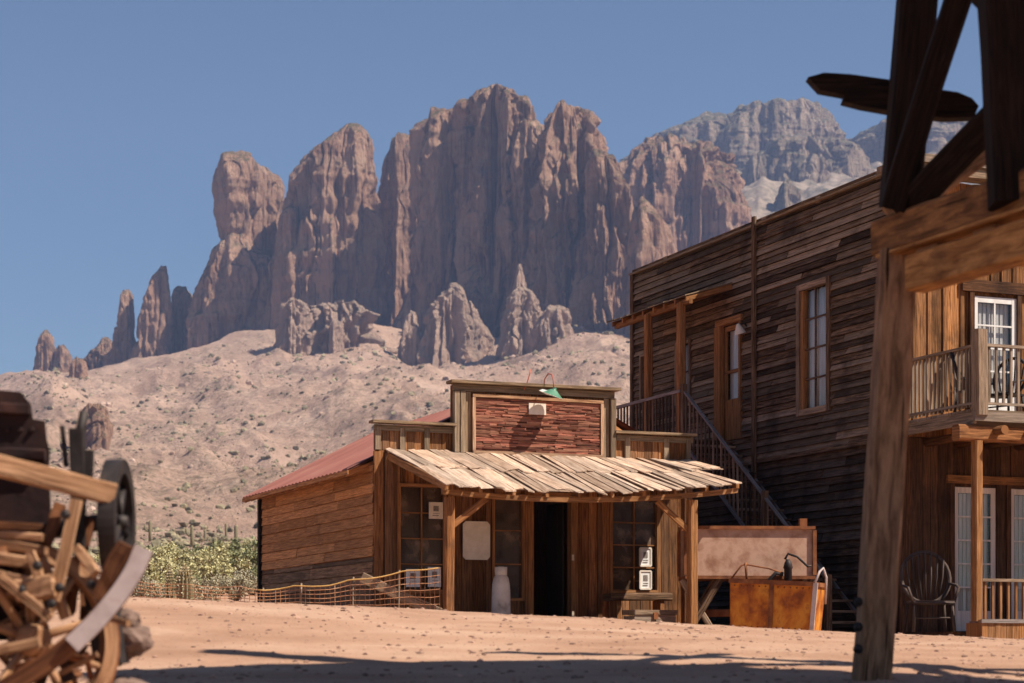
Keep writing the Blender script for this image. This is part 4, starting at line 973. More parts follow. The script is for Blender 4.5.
# ================================================================== things in the alley
# tan tank on trestles
g = hgt(4.0, 33.5)
tk = empty('metal_tank', (3.89, 33.2, g), R(4), 'long tan steel tank on dark trestles between shop and hotel stairs', 'tank')
zb, zt = 2.11 - g, 2.93 - g
w = MB(); w.plank((-1.05, 0, (zb + zt) / 2), (1.05, 0, (zb + zt) / 2), (0, .33, 0), (0, 0, (zt - zb) / 2 - .03), 0); w.build('tank_body', M['tank'], tk)
w = MB()
for z in (zb, zt): 
    w.plank((-1.08, -.345, z), (1.08, -.345, z), (0, 0, .026), (0, .03, 0), .002); w.plank((-1.08, .345, z), (1.08, .345, z), (0, 0, .04), (0, .03, 0), .002)
for x in (-1.07, 1.07): w.plank((x, -.345, zb + .04), (x, -.345, zt - .04), (.03, 0, 0), (0, .028, 0), .002); w.plank((x, .345, zb + .04), (x, .345, zt - .04), (.03, 0, 0), (0, .028, 0), .002)
w.plank((.95, 0, zt + .03), (.95, 0, zt + .17), (.06, 0, 0), (0, .06, 0)); w.build('rim', M['rust'], tk)
for x in (-.8, .75):
    w = MB(); w.beam((x - .3, -.28, 0), (x + .3, -.28, zb - .03), .1, .1, (0, 1, 0), 2); w.beam((x + .3, -.17, 0), (x - .3, -.17, zb - .03), .1, .1, (0, 1, 0), 2); w.beam((x - .3, .25, 0), (x + .3, .25, zb - .03), .1, .1, (0, 1, 0), 2); w.build('trestle', M['hotel'], tk)
w = MB(); w.beam((-1.0, -.05, .45), (1.05, -.05, .45), .1, .12, (0, 0, 1), 3); w.build('stretcher', M['rust'], tk)

# orange ore cart
gc = hgt(4.2, 31.9)
oc = empty('ore_cart', (4.2, 31.95, gc - .02), R(-13), 'rusty orange ore cart with bent handles beside the tan tank', 'ore cart'); oc.rotation_euler = (0, R(3.0), R(-20))
w = MB(); W0, W1, D0, Z0, Z1 = .65, .68, .40, .20, .96
def tub(mb, W0, W1, D, Z0, Z1, t):
    for sy in (-1, 1):
        mb.prism([(-W0, sy * D, Z0), (W0, sy * D, Z0), (W1, sy * (D + .04), Z1), (-W1, sy * (D + .04), Z1)], (0, -sy * t, 0))
    for sx in (-1, 1):
        mb.prism([(sx * W0, -D, Z0), (sx * W0, D, Z0), (sx * W1, D + .04, Z1), (sx * W1, -D - .04, Z1)], (-sx * t, 0, 0))
    mb.box((-W0, -D, Z0 - .02), (W0, D, Z0 + .01))
tub(w, W0, W1, D0, Z0, Z1, .02); ob = w.build('bucket', M['cart'], oc)
w = MB()
for sy in (-1, 1): w.plank((-W1 - .01, sy * (D0 + .05), Z1), (W1 + .01, sy * (D0 + .05), Z1), (0, .02, 0), (0, 0, .035))
for sx in (-1, 1): w.plank((sx * (W1 + .005), -D0 - .02, Z1), (sx * (W1 + .005), D0 + .02, Z1), (.02, 0, 0), (0, 0, .034))
w.plank((0, -D0 - .025, Z0 + .02), (0, -D0 - .055, Z1 - .03), (.035, 0, 0), (0, .012, 0))

for x in np.linspace(-.6, .6, 13):
    for z in (Z0 + .05, Z1 - .07):
        w.lathe([(.014, 0), (.009, .010)], (x, -D0 - .005 - .04 * (z - Z0) / (Z1 - Z0), z), (0, -1, 0), 6)
w.build('rim', M['rust'], ob)
w = MB(); w.plank((W0 + .015, -D0 - .03, Z0 - .03), (W1 + .02, -D0 - .06, Z1 + .02), (.035, 0, 0), (0, .018, 0)); w.tube([(W1, -.44, Z1), (W1 + .05, -.36, Z1 + .20), (W1 + .09, -.28, Z1 + .26), (W1 + .13, -.2, Z1 + .12), (W1 + .13, -.15, Z1 - .3)], .020, 6); w.build('strap', M['pale_iron'], oc)
w = MB(); w.tube([(-W1, -.44, Z1), (-W1 + .14, -.3, Z1 + .25), (-W1 + .20, -.28, Z1 + .27), (-.1, -.28, Z1 + .22), (.10, -.3, Z1 + .17)], .014, 6); w.tube([(-W1 + .2, -.28, Z1 + .3), (-W1 + .24, -.3, Z1 + .02)], .02, 6); w.build('handle', M['rust'], oc)
for sx in (-1, 1):
    for sy in (-1, 1):
        w = MB(); w.lathe([(.05, -.05), (.17, -.05), (.17, .02), (.20, .02), (.20, .05), (.05, .05)], (sx * .36, sy * .33, .20), (0, sy, 0), 18); w.build('wheel', M['iron'], oc)

gp = hgt(4.45, 32.65)
pu = empty('hand_pump', (4.52, 32.75, gp), R(-10), 'dark cast iron hand pump standing behind the orange ore cart', 'pump')
w = MB(); w.lathe([(.12, 0), (.12, .04), (.055, .08), (.045, 1.0), (.065, 1.03), (.065, 1.20), (.08, 1.22), (.06, 1.30), (.03, 1.36)], (0, 0, 0), (0, 0, 1), 16); w.build('body', M['iron'], pu)
w = MB(); w.tube([(-.08, 0, 1.12), (-.2, -.03, 1.13), (-.3, -.05, 1.02), (-.34, -.05, .93)], .035, 8); w.build('spout', M['iron'], pu)
w = MB(); w.tube([(-.05, 0, 1.36), (0, 0, 1.45), (.15, 0, 1.40), (.32, 0, 1.24), (.38, 0, 1.25)], .022, 6); w.build('handle', M['iron'], pu)

# ------------------------------------------------------------------ net fence along the bank
nf = [(20, 577, 612, 30), (130, 580, 603, 30), (200, 584, 606, 30), (263, 588, 608, 30), (330, 583, 611, 30), (395, 572, 614, 30.2), (441, 565, 616, 30.4)]
def netpt(x, f):
    xs = [q[0] for q in nf]; yt = np.interp(x, xs, [q[1] for q in nf]) + 2.6 * abs(math.sin((x - 20) / 55 * math.pi)); D = np.interp(x, xs, [q[3] for q in nf])
    pt = at(x, yt, D); gz = hgt(pt.x, pt.y) - .05
    return Vector((pt.x, pt.y + .03 * math.sin(x * .11 + f * 2), gz + (pt.z - gz) * f))
base = netpt(230, 0); nroot = empty('net_fence', base, 0, 'low sagging orange net fence along the bank from wagon to shop', 'fence')
w = MB(); xs = np.arange(20, 442, 5.0)
for x in xs: w.tube([netpt(x, f) + Vector((rnd.uniform(-.01, .01), 0, 0)) - base for f in (0, .5, 1)], .0050, 3, False, False)
for f in np.linspace(.02, 1, 9): w.tube([netpt(x, f) + Vector((0, 0, rnd.uniform(-.006, .006))) - base for x in xs[::2]], .0055, 3, False, False)
w.build('net', M['net'], nroot)
w = MB(); w.tube([netpt(x, 1.0) - base for x in np.arange(258, 442, 6)], .011, 5); w.build('rope', M['rope'], nroot)
for x in (150, 206, 262, 300, 352, 398):
    w = MB(); p = netpt(x, 0); w.tube([p - base + Vector((0, .02, -.2)), netpt(x, 1) - base + Vector((.02, .02, .04))], .013, 6); w.build('post', M['rail'], nroot)
p0, p1 = at(362, 577, 31.0), at(442, 614, 30.9)
w = MB(); w.beam((0, 0, 0), p1 - p0, .16, .05, (0, 1, 0), 5, .012); o = w.build('loose_plank', M['rail'], None, p0); tag(o, 'grey plank leaning down behind the net beside the shop window', 'plank')

# ------------------------------------------------------------------ desert plants
def barrel(x, yt, wpx, D, label):
    pt = at(x, yt, D); gz = hgt(pt.x, D); hh = pt.z - gz + .0; r = wpx / 2 / F * D
    root = empty('barrel_cactus', (pt.x, D, gz - .05), 0, label, 'cactus')
    w = MB(); n = 26; m = 16; b = 0
    for i in range(m + 1):
        t = i / m; a = t * math.pi * .5; rr = r * (math.cos(max(0, t - .45) / .55 * math.pi / 2) ** .6 if t > .45 else .82 + .4 * t) if t < 1 else .01
        for k in range(n): w.v.append(Vector((rr * (1 + .14 * (1 if k % 2 else -1)) * math.cos(2 * math.pi * k / n), rr * (1 + .14 * (1 if k % 2 else -1)) * math.sin(2 * math.pi * k / n), (hh + .05) * (t ** .92))))
    for i in range(m):
        for k in range(n): k2 = (k + 1) % n; w.face((i * n + k, i * n + k2, i * n + n + k2, i * n + n + k), ((0, 0),) * 4)
    w.build('stem', M['cactus'], root)
    w2 = MB()
    for i in range(2, m + 1):
        for k in range(1, n, 2):
            p = w.v[i * n + k]; d = Vector((p.x, p.y, .2 * hh if i > m - 4 else .02)).normalized()
            for q in range(5 if i > m - 5 else (i % 2)):
                e = (d + Vector((rnd.uniform(-.6, .6), rnd.uniform(-.6, .6), rnd.uniform(-.3, .8)))).normalized() * r * .28
                w2.tube([p, p + e], 0.009, 3, False, False)
    w2.build('spines', M['spine'], root)
barrel(185, 566, 16, 34.5, 'large barrel cactus with pale spines behind the net fence')
barrel(170, 569, 9, 34.8, 'slim small barrel cactus left of the larger cactus at the net')

def shrub_mesh(name, hr, n, leafsz, mat, seed, twig=True, flat=.8):
    r_ = random.Random(seed); root = bpy.data.objects.new(name, None)
    w = MB(); cl = []
    for _ in range(r_.randint(16, 24)):
        a = r_.uniform(0, 6.28); q = r_.uniform(0, 1) ** .6; h = r_.uniform(.2, 1)
        cl.append((math.cos(a) * q * hr * (.5 + .5 * h), math.sin(a) * q * hr * (.5 + .5 * h), h * hr * flat * 1.25, r_.uniform(.10, .30) * hr))
    for i in range(n):
        c = r_.choice(cl); d = Vector((r_.gauss(0, 1), r_.gauss(0, 1), r_.gauss(0, 1))).normalized() * c[3] * r_.uniform(.3, 1.05)
        p = Vector(c[:3]) + d; p.z = max(.05, p.z)
        e = Vector((r_.gauss(0, 1), r_.gauss(0, 1), r_.gauss(0, 1))).normalized(); f = e.cross(Vector((r_.gauss(0, 1), r_.gauss(0, 1), r_.gauss(0, 1)))).normalized()
        s = leafsz * r_.uniform(.6, 1.4); b = len(w.v)
        w.v += [p - e * s, p + f * s * .55, p + e * s, p - f * s * .55]; w.face((b, b + 1, b + 2, b + 3), ((0, 0), (1, 0), (1, 1), (0, 1)))
    return w, cl
def shrub(x, y, D, hr, kind, label, group, seed, name='desert_shrub', cat='shrub'):
    pt = at(x, y, D); gz = hgt(pt.x, D)
    root = empty(name, (pt.x, D, gz - .03), 0, label, cat, group)
    w, cl = shrub_mesh(name, hr, 2600, hr * .045, M[kind], seed); w.build('foliage', M[kind], root)
    w = MB()
    for c in cl: w.tube([(0, 0, 0), (c[0] * .4, c[1] * .4, c[2] * .5), c[:3]], .02 * hr + .008, 4, False, False)
    w.build('stem', M['bark'], root); return root
GS = 'desert shrubs beyond the net fence'
LY = 'yellow green palo verde bush on the flat beyond the net fence'; LG = 'leafy mid green bush on the flat beyond the net fence'; LR = 'low grey green bush on the flat beyond the net fence'
sid = 100
for x, D, hr, k in ((150, 62, .9, 'leaf_yellow'), (176, 66, 1.0, 'leaf_yellow'), (205, 72, 1.1, 'leaf_yellow'), (222, 64, 1.0, 'leaf_yellow'), (196, 90, 1.3, 'leaf_yellow'), (140, 80, 1.2, 'leaf_yellow'), (232, 84, 1.2, 'leaf_yellow'), (165, 100, 1.5, 'leaf_yellow'),
                    (188, 58, .6, 'leaf_green'), (214, 110, 1.5, 'leaf_green'), (150, 120, 1.6, 'leaf_green'), (253, 98, 1.2, 'leaf_green'), (240, 120, 1.5, 'leaf_green'),
                    (206, 50, .55, 'leaf_grey'), (236, 52, .6, 'leaf_grey'), (252, 56, .7, 'leaf_grey'), (160, 50, .5, 'leaf_grey'), (220, 56, .5, 'leaf_grey'), (144, 54, .6, 'leaf_grey'), (175, 78, .8, 'leaf_grey'), (246, 74, .8, 'leaf_grey'), (182, 115, 1.1, 'leaf_grey')):
    sid += 1; shrub(x, 580, D, hr, k, {'leaf_yellow': LY, 'leaf_green': LG, 'leaf_grey': LR}[k], GS + {'leaf_yellow': ', yellow green', 'leaf_green': ', green', 'leaf_grey': ', grey green'}[k], sid)
pool = [o for o in list(COL.objects) if o.name.startswith('desert_shrub')]
rq = random.Random(4)
for i in range(46):                                                # farther shrubs: copies of the nearer ones
    src = pool[i % len(pool)]; D = 95 + 150 * (i / 46) ** 1.1; x = rq.uniform(132, 262) if i % 6 else rq.uniform(-20, 130)
    c = copy_tree(src); X_ = (x - CX) / F * D; c.location = (X_, D, hgt(X_, D) - .05); c.rotation_euler = (0, 0, rq.uniform(0, 6.28)); k_ = rq.uniform(.8, 1.5); c.scale = (k_, k_, k_ * rq.uniform(.7, 1.05))
shrub(252, 570, 72, 1.25, 'leaf_green', 'dark rounded green bush beside the rear corner of the shop', None, 77)
shrub(20, 580, 80, 1.0, 'leaf_grey', LR, GS + ', grey green', 78)
# saguaros far off on the slope
def saguaro(x, D, h, arms, sd):
    r_ = random.Random(sd); pt = at(x, 560, D); gz = hgt(pt.x, D)
    root = empty('saguaro_cactus', (pt.x, D, gz - .2), 0, 'slim saguaro cactus standing on the foot of the desert slope', 'cactus', 'saguaros at the foot of the slope')
    w = MB(); w.tube([(0, 0, 0), (0, 0, h * .5), (0, 0, h * .9), (0, 0, h * .98), (0, 0, h)], .24, 10, taper=lambda t: 1 if t < .7 else (.75 if t < .9 else .2)); w.build('trunk', M['cactus'], root)
    for k in range(arms):
        s = 1 if k % 2 else -1; z0 = h * r_.uniform(.4, .6); w = MB(); w.tube([(0, 0, z0), (s * .5, 0, z0 + .05), (s * .75, 0, z0 + .35), (s * .75, 0, z0 + h * .25), (s * .75, 0, z0 + h * .28)], .17, 8, taper=lambda t: .3 if t > .95 else 1); w.build('arm', M['cactus'], root)
for i, (x, D, h) in enumerate(((163, 190, 2.8), (215, 205, 3.2), (192, 270, 3.4), (236, 250, 2.8), (205, 350, 3.8), (150, 300, 3.4), (226, 380, 3.6))): saguaro(x, D, h, (0, 2, 1)[i % 3], i)
# scrub over the slope: past counting
rs = np.random.RandomState(5); NS = 26000
Ds = np.exp(rs.uniform(math.log(230), math.log(1850), NS * 2)); xp = rs.uniform(-60, 1060, NS * 2); Xs = (xp - CX) / F * Ds
keep = rs.uniform(0, 1, NS * 2) < .25 + .75 * (fbm(Xs / 60, Ds / 60, 0 * Xs, 6, 3) > -.05); Ds, Xs = Ds[keep][:NS], Xs[keep][:NS]; NS = len(Ds)
Zs = height(Xs, Ds); rad = (.25 + 1.2 * rs.uniform(0, 1, NS) ** 5) * (.45 + Ds / 1100)
bmi = bmesh.new(); bmesh.ops.create_icosphere(bmi, subdivisions=1, radius=1); IV = np.array([v.co[:] for v in bmi.verts]); IF = np.array([[v.index for v in f.verts] for f in bmi.faces]); bmi.free()
jit = 1 + rs.uniform(-.4, .4, (NS, len(IV), 1))
V = np.stack([Xs, Ds, Zs], -1)[:, None, :] + IV[None] * jit * rad[:, None, None] * np.array([1, 1, .75]) + np.array([0, 0, .3])[None, None] * rad[:, None, None]
Fs = (IF[None] + (np.arange(NS) * len(IV))[:, None, None]).reshape(-1, 3)
np_mesh('desert_scrub', V.reshape(-1, 3), Fs, M['scrub'], False, 'stuff')
# boulders on the slope: past counting
NB = 5000; Db = np.exp(rs.uniform(math.log(420), math.log(1800), NB * 3)); xb = rs.uniform(-60, 1060, NB * 3); Xb = (xb - CX) / F * Db
kp = fbm(Xb / 70, Db / 110, 0 * Xb, 8, 3) > .18; Db, Xb = Db[kp][:NB], Xb[kp][:NB]; NB = len(Db); Zb = height(Xb, Db); rb_ = (.3 + 1.7 * rs.uniform(0, 1, NB) ** 5) * (.3 + Db / 1100)
jit = 1 + rs.uniform(-.4, .4, (NB, len(IV), 1)); V = np.stack([Xb, Db, Zb], -1)[:, None, :] + IV[None] * jit * rb_[:, None, None] * np.array([1.1, 1, .9])
np_mesh('slope_boulders', V.reshape(-1, 3), (IF[None] + (np.arange(NB) * len(IV))[:, None, None]).reshape(-1, 3), M['slope_stone'], False, 'stuff')
# pebbles on the dirt bank
NP = 7000; Y_ = rs.uniform(12.5, 29, NP); X_ = (rs.uniform(-20, 1060, NP) - CX) / F * Y_; Z_ = height(X_, Y_); rp = .005 + .028 * rs.uniform(0, 1, NP) ** 7
jit = 1 + rs.uniform(-.35, .35, (NP, len(IV), 1))
V = np.stack([X_, Y_, Z_], -1)[:, None, :] + IV[None] * jit * rp[:, None, None] * np.array([1.2, 1, .7])
np_mesh('pebbles', V.reshape(-1, 3), (IF[None] + (np.arange(NP) * len(IV))[:, None, None]).reshape(-1, 3), M['pebble'], False, 'stuff')

# ================================================================== mine headframe on the right
T0 = at(868, 690, 16.0); gz = hgt(T0.x, T0.y)
hf = empty('mine_headframe', (T0.x, T0.y, gz), 0, 'tall brown timber mine headframe with bolted leg and crossed braces in the foreground', 'headframe')
o0 = Vector((T0.x, T0.y, gz)); back = Vector((SP, -CP, 0)); rt = Vector((CP, SP, 0))   # along the beams toward the viewer / along the fronts
def tl(name, p0, p1, w_, h_, mat='tower', up=(0, 0, 1), seg=8, wob=.015, cham=.1):
    w = MB(); w.beam(Vector(p0) - o0, Vector(p1) - o0, w_, h_, up, seg, wob, cham); return w.build(name, M[mat], hf)
LB = at(866, 720, 16.0); LB.z = gz - .4; LT = at(899, 255, 16.1); lean = (LT - at(866, 683, 16.0))
top = LT + lean * ((9.6 - LT.z) / lean.z)
leg = tl('leg', LB, LT + Vector((0, 0, .02)), .285, .26, 'tower', (0, 1, 0), 12)
for y in (602, 627, 649):
    w = MB(); p = at(858, y, 15.84) - o0; w.lathe([(.024, 0), (.028, .015), (.012, .04)], p, (-.5, -1, 0), 8); w.lathe([(.04, -.004), (.04, .004)], p, (-.5, -1, 0), 10); w.build('bolt', M['iron'], leg)
A0 = at(893, 237, 16.2); A1 = A0 + back * 5.4
tl('beam', A0 - back * .12, A1, .24, .30, 'tower_mid')
w = MB(); w.plank(A0 + Vector((-.02, 0, -.168)) - o0, A0 + back * 5.3 + Vector((-.02, 0, -.168)) - o0, rt * .14, Vector((0, 0, .014)), .008); w.build('ledger_board', M['tower_orange'], hf)
B0 = at(914, 274, 15.85); tl('beam', B0, B0 + back * 4.9, .20, .285, 'tower_orange')
for k in (.55, 1.3, 2.2, 3.3):
    w = MB(); p = A0 + back * k + Vector((.03, 0, -.205)) - o0; w.plank(p - back * .12, p + back * .16, (.09, .03, 0), (0, 0, .018), .008)
    w.build('shim', M['tower'], hf)
# legs above the beams, leaning like the lower leg
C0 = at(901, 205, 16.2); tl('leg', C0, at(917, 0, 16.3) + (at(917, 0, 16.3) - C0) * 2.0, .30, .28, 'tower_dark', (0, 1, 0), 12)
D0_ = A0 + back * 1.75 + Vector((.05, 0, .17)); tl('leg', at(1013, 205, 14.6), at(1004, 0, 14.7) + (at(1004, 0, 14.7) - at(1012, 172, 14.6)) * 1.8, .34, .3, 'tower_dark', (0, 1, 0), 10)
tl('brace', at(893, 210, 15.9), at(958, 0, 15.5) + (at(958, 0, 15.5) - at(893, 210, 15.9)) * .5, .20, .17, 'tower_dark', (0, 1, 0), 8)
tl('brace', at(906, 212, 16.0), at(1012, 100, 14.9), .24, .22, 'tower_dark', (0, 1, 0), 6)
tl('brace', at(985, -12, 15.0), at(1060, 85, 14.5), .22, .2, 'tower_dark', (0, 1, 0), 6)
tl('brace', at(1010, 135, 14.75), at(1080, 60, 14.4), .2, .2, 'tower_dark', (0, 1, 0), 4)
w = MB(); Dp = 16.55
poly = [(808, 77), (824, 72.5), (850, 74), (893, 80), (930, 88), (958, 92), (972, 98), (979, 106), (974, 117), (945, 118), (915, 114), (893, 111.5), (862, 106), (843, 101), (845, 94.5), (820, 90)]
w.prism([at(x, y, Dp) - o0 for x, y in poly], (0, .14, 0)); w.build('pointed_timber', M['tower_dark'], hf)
# the rest of the tower out to the right: legs, cap beams and an added unseen cabin, shaped to shade the yard
far1 = A0 + rt * 3.6; near1 = A0 + back * 5.0; near2 = near1 + rt * 3.6
for p in (far1, near1, near2):
    q = p + (Vector((A0.x + 1.8 * CP + 2.5 * SP, A0.y + 1.8 * SP - 2.5 * CP, 0)) - Vector((p.x, p.y, 0))) * .22
    tl('leg', (p.x, p.y, gz - .4), (q.x, q.y, 9.6), .30, .28, 'tower', (0, 1, 0), 8)
for p, q in ((far1, near2), (near1, near2), (A0, far1)): tl('beam', p, q, .24, .28, 'tower_orange')
for p, q in ((A0, far1), (near1, near2), (far1, near2)): tl('brace', p + Vector((0, 0, .2)), q + Vector((0, 0, 2.6)), .2, .18, 'tower', (0, 1, 0), 4)
c8 = (A0 + near2) / 2 + back * 2.9 + rt * .3; ca = (A0 + far1) / 2
HHz0, HHz1 = 6.9, 10.6
hp = empty('shade_cabin', (c8.x - o0.x, c8.y - o0.y, HHz0 - o0.z), PH); hp.parent = hf
w = MB()
for W_, a1 in ((Wall((-2.1, -2.8, 0), (1, 0, 0), (0, -1, 0)), 4.2), (Wall((-2.1, 2.8, 0), (1, 0, 0), (0, 1, 0)), 4.2), (Wall((-2.1, -2.8, 0), (0, 1, 0), (-1, 0, 0)), 5.6), (Wall((2.1, -2.8, 0), (0, 1, 0), (1, 0, 0)), 5.6)):
    vplanks(w, W_, 0, a1, 0, HHz1 - HHz0, (), .25, .012, .03, 0, .02)
w.box((-2.1, -2.8, -.06), (2.1, 2.8, -.01)); w.build('shade_cabin_wall', M['tower'], hp)
w = MB(); w.prism([(-2.5, -3.1, 3.6), (0, -3.1, 4.9), (2.5, -3.1, 3.6), (2.5, -3.1, 3.7), (0, -3.1, 5.0), (-2.5, -3.1, 3.7)], (0, 6.2, 0)); w.build('shade_cabin_roof', M['redroof'], hp)

# ================================================================== broken wagon and scrap on the left
DW = 12.0
G0 = at(60, 683, DW); gw = hgt(G0.x, DW)
wg = empty('broken_wagon', (G0.x, DW, gw), 0, 'collapsed pale timber wagon with spoked wheel, in the left foreground', 'wagon'); w0 = Vector((G0.x, DW, gw))
def wl_(x, y, D=DW): return at(x, y, D) - w0
def wheel(parent, c, axis, r, name, nsp, rimw, rimt, mats, hubr=.09, ang=0, tyre_r=None):
    axis = Vector(axis).normalized(); e = axis.cross(Vector((0, 0, 1))).normalized(); g_ = e.cross(axis).normalized(); c = Vector(c)
    w = MB(); hl = rimw * 2 if mats[0] != 'iron' else rimw * .7; w.lathe([(hubr * .6, -hl), (hubr * .8, -hl * .93), (hubr, -hl * .35), (hubr, hl * .35), (hubr * .75, hl * .93), (hubr * .5, hl)], c, axis, 18); root = w.build(name, M[mats[0]], parent)
    for k in range(nsp):
        a = ang + 2 * math.pi * k / nsp; d = e * math.cos(a) + g_ * math.sin(a)
        w = MB(); w.tube([c + d * hubr * .8, c + d * (r - rimt * .5)], .026 if nsp > 8 else .03, 8, taper=lambda t: 1.15 - .35 * t); w.build('spoke', M[mats[1]], root)
    w = MB(); ri, ro = r - rimt, r; n = 48; b = len(w.v)
    for k in range(n):
        a = 2 * math.pi * k / n; d = e * math.cos(a) + g_ * math.sin(a)
        for rr, hh in ((ri, -rimw / 2), (ro, -rimw / 2), (ro, rimw / 2), (ri, rimw / 2)): w.v.append(c + d * rr + axis * hh)
    for k in range(n):
        k2 = (k + 1) % n
        for q in range(4):
            q2 = (q + 1) % 4; u0, u1 = r * 6.28 * k / n, r * 6.28 * (k + 1) / n
            w.face((k * 4 + q, k * 4 + q2, k2 * 4 + q2, k2 * 4 + q), ((u0, q * .07), (u0, q2 * .07 if q2 else .28), (u1, q2 * .07 if q2 else .28), (u1, q * .07)))
    w.build('rim', M[mats[2]], root)
    w = MB(); n = 48
    for k in range(n):
        a = 2 * math.pi * k / n; d = e * math.cos(a) + g_ * math.sin(a)
        for rr, hh in ((ro + .001, -rimw * .52), (ro + .014, -rimw * .52), (ro + .014, rimw * .52), (ro + .001, rimw * .52)): w.v.append(c + d * rr + axis * hh)
    for k in range(n):
        k2 = (k + 1) % n
        for q in range(4): q2 = (q + 1) % 4; w.face((k * 4 + q, k * 4 + q2, k2 * 4 + q2, k2 * 4 + q), ((0, 0),) * 4)
    w.build('tyre', M[mats[3]], root)
    return root
wheel(wg, wl_(30, 640, 11.9), (.62, -.78, .08), .56, 'wheel', 10, .075, .085, ('wagon', 'wagon', 'wagon_mid', 'rust'), .10, .35)
wheel(wg, wl_(-42, 650, 12.3), (.35, -.92, .05), .55, 'wheel', 10, .075, .085, ('wagon_mid', 'wagon_mid', 'wagon_dark', 'rust'), .10, .1)
def wb(name, x0, y0, x1, y1, wd, ht, mat, Da=DW, Db=None, up=(0, 1, 0), seg=6, wob=.01, taper=1):
    w = MB(); w.beam(wl_(x0, y0, Da), wl_(x1, y1, Db or Da), wd, ht, up, seg, wob, .12, taper); return w.build(name, M[mat], wg)
# bed boards, rails and braces
for i, (x0, y0, x1, y1, D, hh, wd) in enumerate(((-80, 520, 52, 531, 12.3, .05, .5), (-80, 527, 46, 540, 12.0, .045, .20), (-80, 537, 46, 551, 11.9, .055, .18), (-80, 545, 40, 563, 11.8, .07, .12), (-80, 558, 34, 584, 11.7, .06, .12), (-70, 585, 56, 590, 11.9, .10, .12))):
    wb('bed_board', x0, y0, x1, y1, wd, hh, ('wagon_dark', 'wagon', 'wagon_mid', 'wagon', 'wagon_mid', 'wagon')[i], D, D, (0, 0, 1), 5, .01)
wb('axle', -60, 592, 60, 586, .14, .14, 'wagon_mid', 12.1, 12.1, (0, 0, 1))
wb('brace', 78, 500, 52, 600, .07, .06, 'wagon', 11.75, 11.7)
wb('brace', 40, 560, 66, 618, .06, .055, 'wagon_mid', 11.8, 11.8)
wb('brace', 62, 505, 44, 545, .07, .06, 'wagon_dark', 12.1, 12.0)
wb('brace', 92, 520, 70, 590, .07, .06, 'wagon_dark', 12.3, 12.2)
wb('brace', 76, 548, 96, 575, .06, .06, 'wagon', 11.8, 11.7)
wb('stake', 30, 552, 40, 590, .06, .04, 'wagon', 11.7, 11.7)
wb('bolster', 18, 590, 55, 586, .16, .13, 'wagon', 11.65, 11.65, (0, 0, 1))
# long curved felloe; sky reflection on its tyre edge is put into the pale colour
pts = [(144, 548), (134, 572), (118, 596), (96, 622), (72, 645), (40, 668), (4, 690), (-40, 712)]
def strip(mb, P2, D, hw, th):
    """smooth bent bar in the upright plane at depth D"""
    tt = np.linspace(0, len(P2) - 1, 40); xs_ = np.interp(tt, range(len(P2)), [p[0] for p in P2]); ys_ = np.interp(tt, range(len(P2)), [p[1] for p in P2])
    ker = np.ones(9) / 9; xs_ = np.convolve(np.pad(xs_, 4, mode='reflect', reflect_type='odd'), ker, 'valid'); ys_ = np.convolve(np.pad(ys_, 4, mode='reflect', reflect_type='odd'), ker, 'valid')
    P = [wl_(x, y, D) for x, y in zip(xs_, ys_)]; b = len(mb.v); acc = 0
    for i, p in enumerate(P):
        d = (P[min(i + 1, len(P) - 1)] - P[max(i - 1, 0)]).normalized(); n_ = Vector((-d.z, 0, d.x))
        mb.v += [p - n_ * hw - Vector((0, th, 0)), p + n_ * hw - Vector((0, th, 0)), p + n_ * hw + Vector((0, th, 0)), p - n_ * hw + Vector((0, th, 0))]
    for i in range(len(P) - 1):
        for k in range(4):
            k2 = (k + 1) % 4; A, B = b + i * 4, b + i * 4 + 4; mb.face((A + k, A + k2, B + k2, B + k), ((i * .03, k * .1), (i * .03, k * .1 + .1), (i * .03 + .03, k * .1 + .1), (i * .03 + .03, k * .1)))
    for A in (b, b + (len(P) - 1) * 4): mb.face((A, A + 1, A + 2, A + 3), ((0, 0),) * 4)
w = MB(); strip(w, pts, 11.2, .052, .045); w.build('curved_felloe', M['wagon_dark'], wg)
w = MB(); strip(w, pts[:5], 11.13, .051, .012); w.build('sky_pale_tyre', M['pale_iron'], wg)
wb('broken_spoke', 128, 545, 100, 600, .10, .12, 'wagon_dark', 11.5, 11.5)
wb('broken_spoke', 0, 575, 50, 620, .06, .06, 'wagon', 11.55, 11.6)
wb('broken_spoke', -20, 655, 40, 640, .06, .06, 'wagon', 11.4, 11.4)
for k in range(16):
    x, y = rnd.uniform(-10, 98), rnd.uniform(600, 688); a = rnd.uniform(0, 3.1); L = rnd.uniform(18, 52)
    w = MB(); w.beam(wl_(x, y, 11.9 + rnd.uniform(-.3, .5)), wl_(x + L * math.cos(a), y + L * math.sin(a) * .6, 11.9 + rnd.uniform(-.3, .5)), rnd.uniform(.022, .05), rnd.uniform(.015, .04), (0, 1, 0), 2, .004); w.build('broken_board', M[rnd.choice(('wagon_mid', 'wagon', 'wagon_dark', 'rust'))], wg)
for k in range(14):
    x, y = rnd.uniform(-10, 95), rnd.uniform(545, 680); a = rnd.uniform(0, 3.1); L = rnd.uniform(16, 44)
    w = MB(); w.beam(wl_(x, y, 12.5 + rnd.uniform(-.2, .4)), wl_(x + L * math.cos(a), y + L * math.sin(a), 12.5 + rnd.uniform(-.2, .4)), rnd.uniform(.04, .09), rnd.uniform(.03, .07), (0, 1, 0), 2, .004); w.build('frame_timber', M['wagon_dark'], wg)
for x, y in ((38, 566), (60, 588), (22, 590), (66, 515), (52, 604), (92, 585)):
    w = MB(); w.lathe([(.028, 0), (.03, .02), (.014, .035)], wl_(x, y, 11.58), (-.1, -1, .1), 8); w.build('bolt', M['iron'], wg)
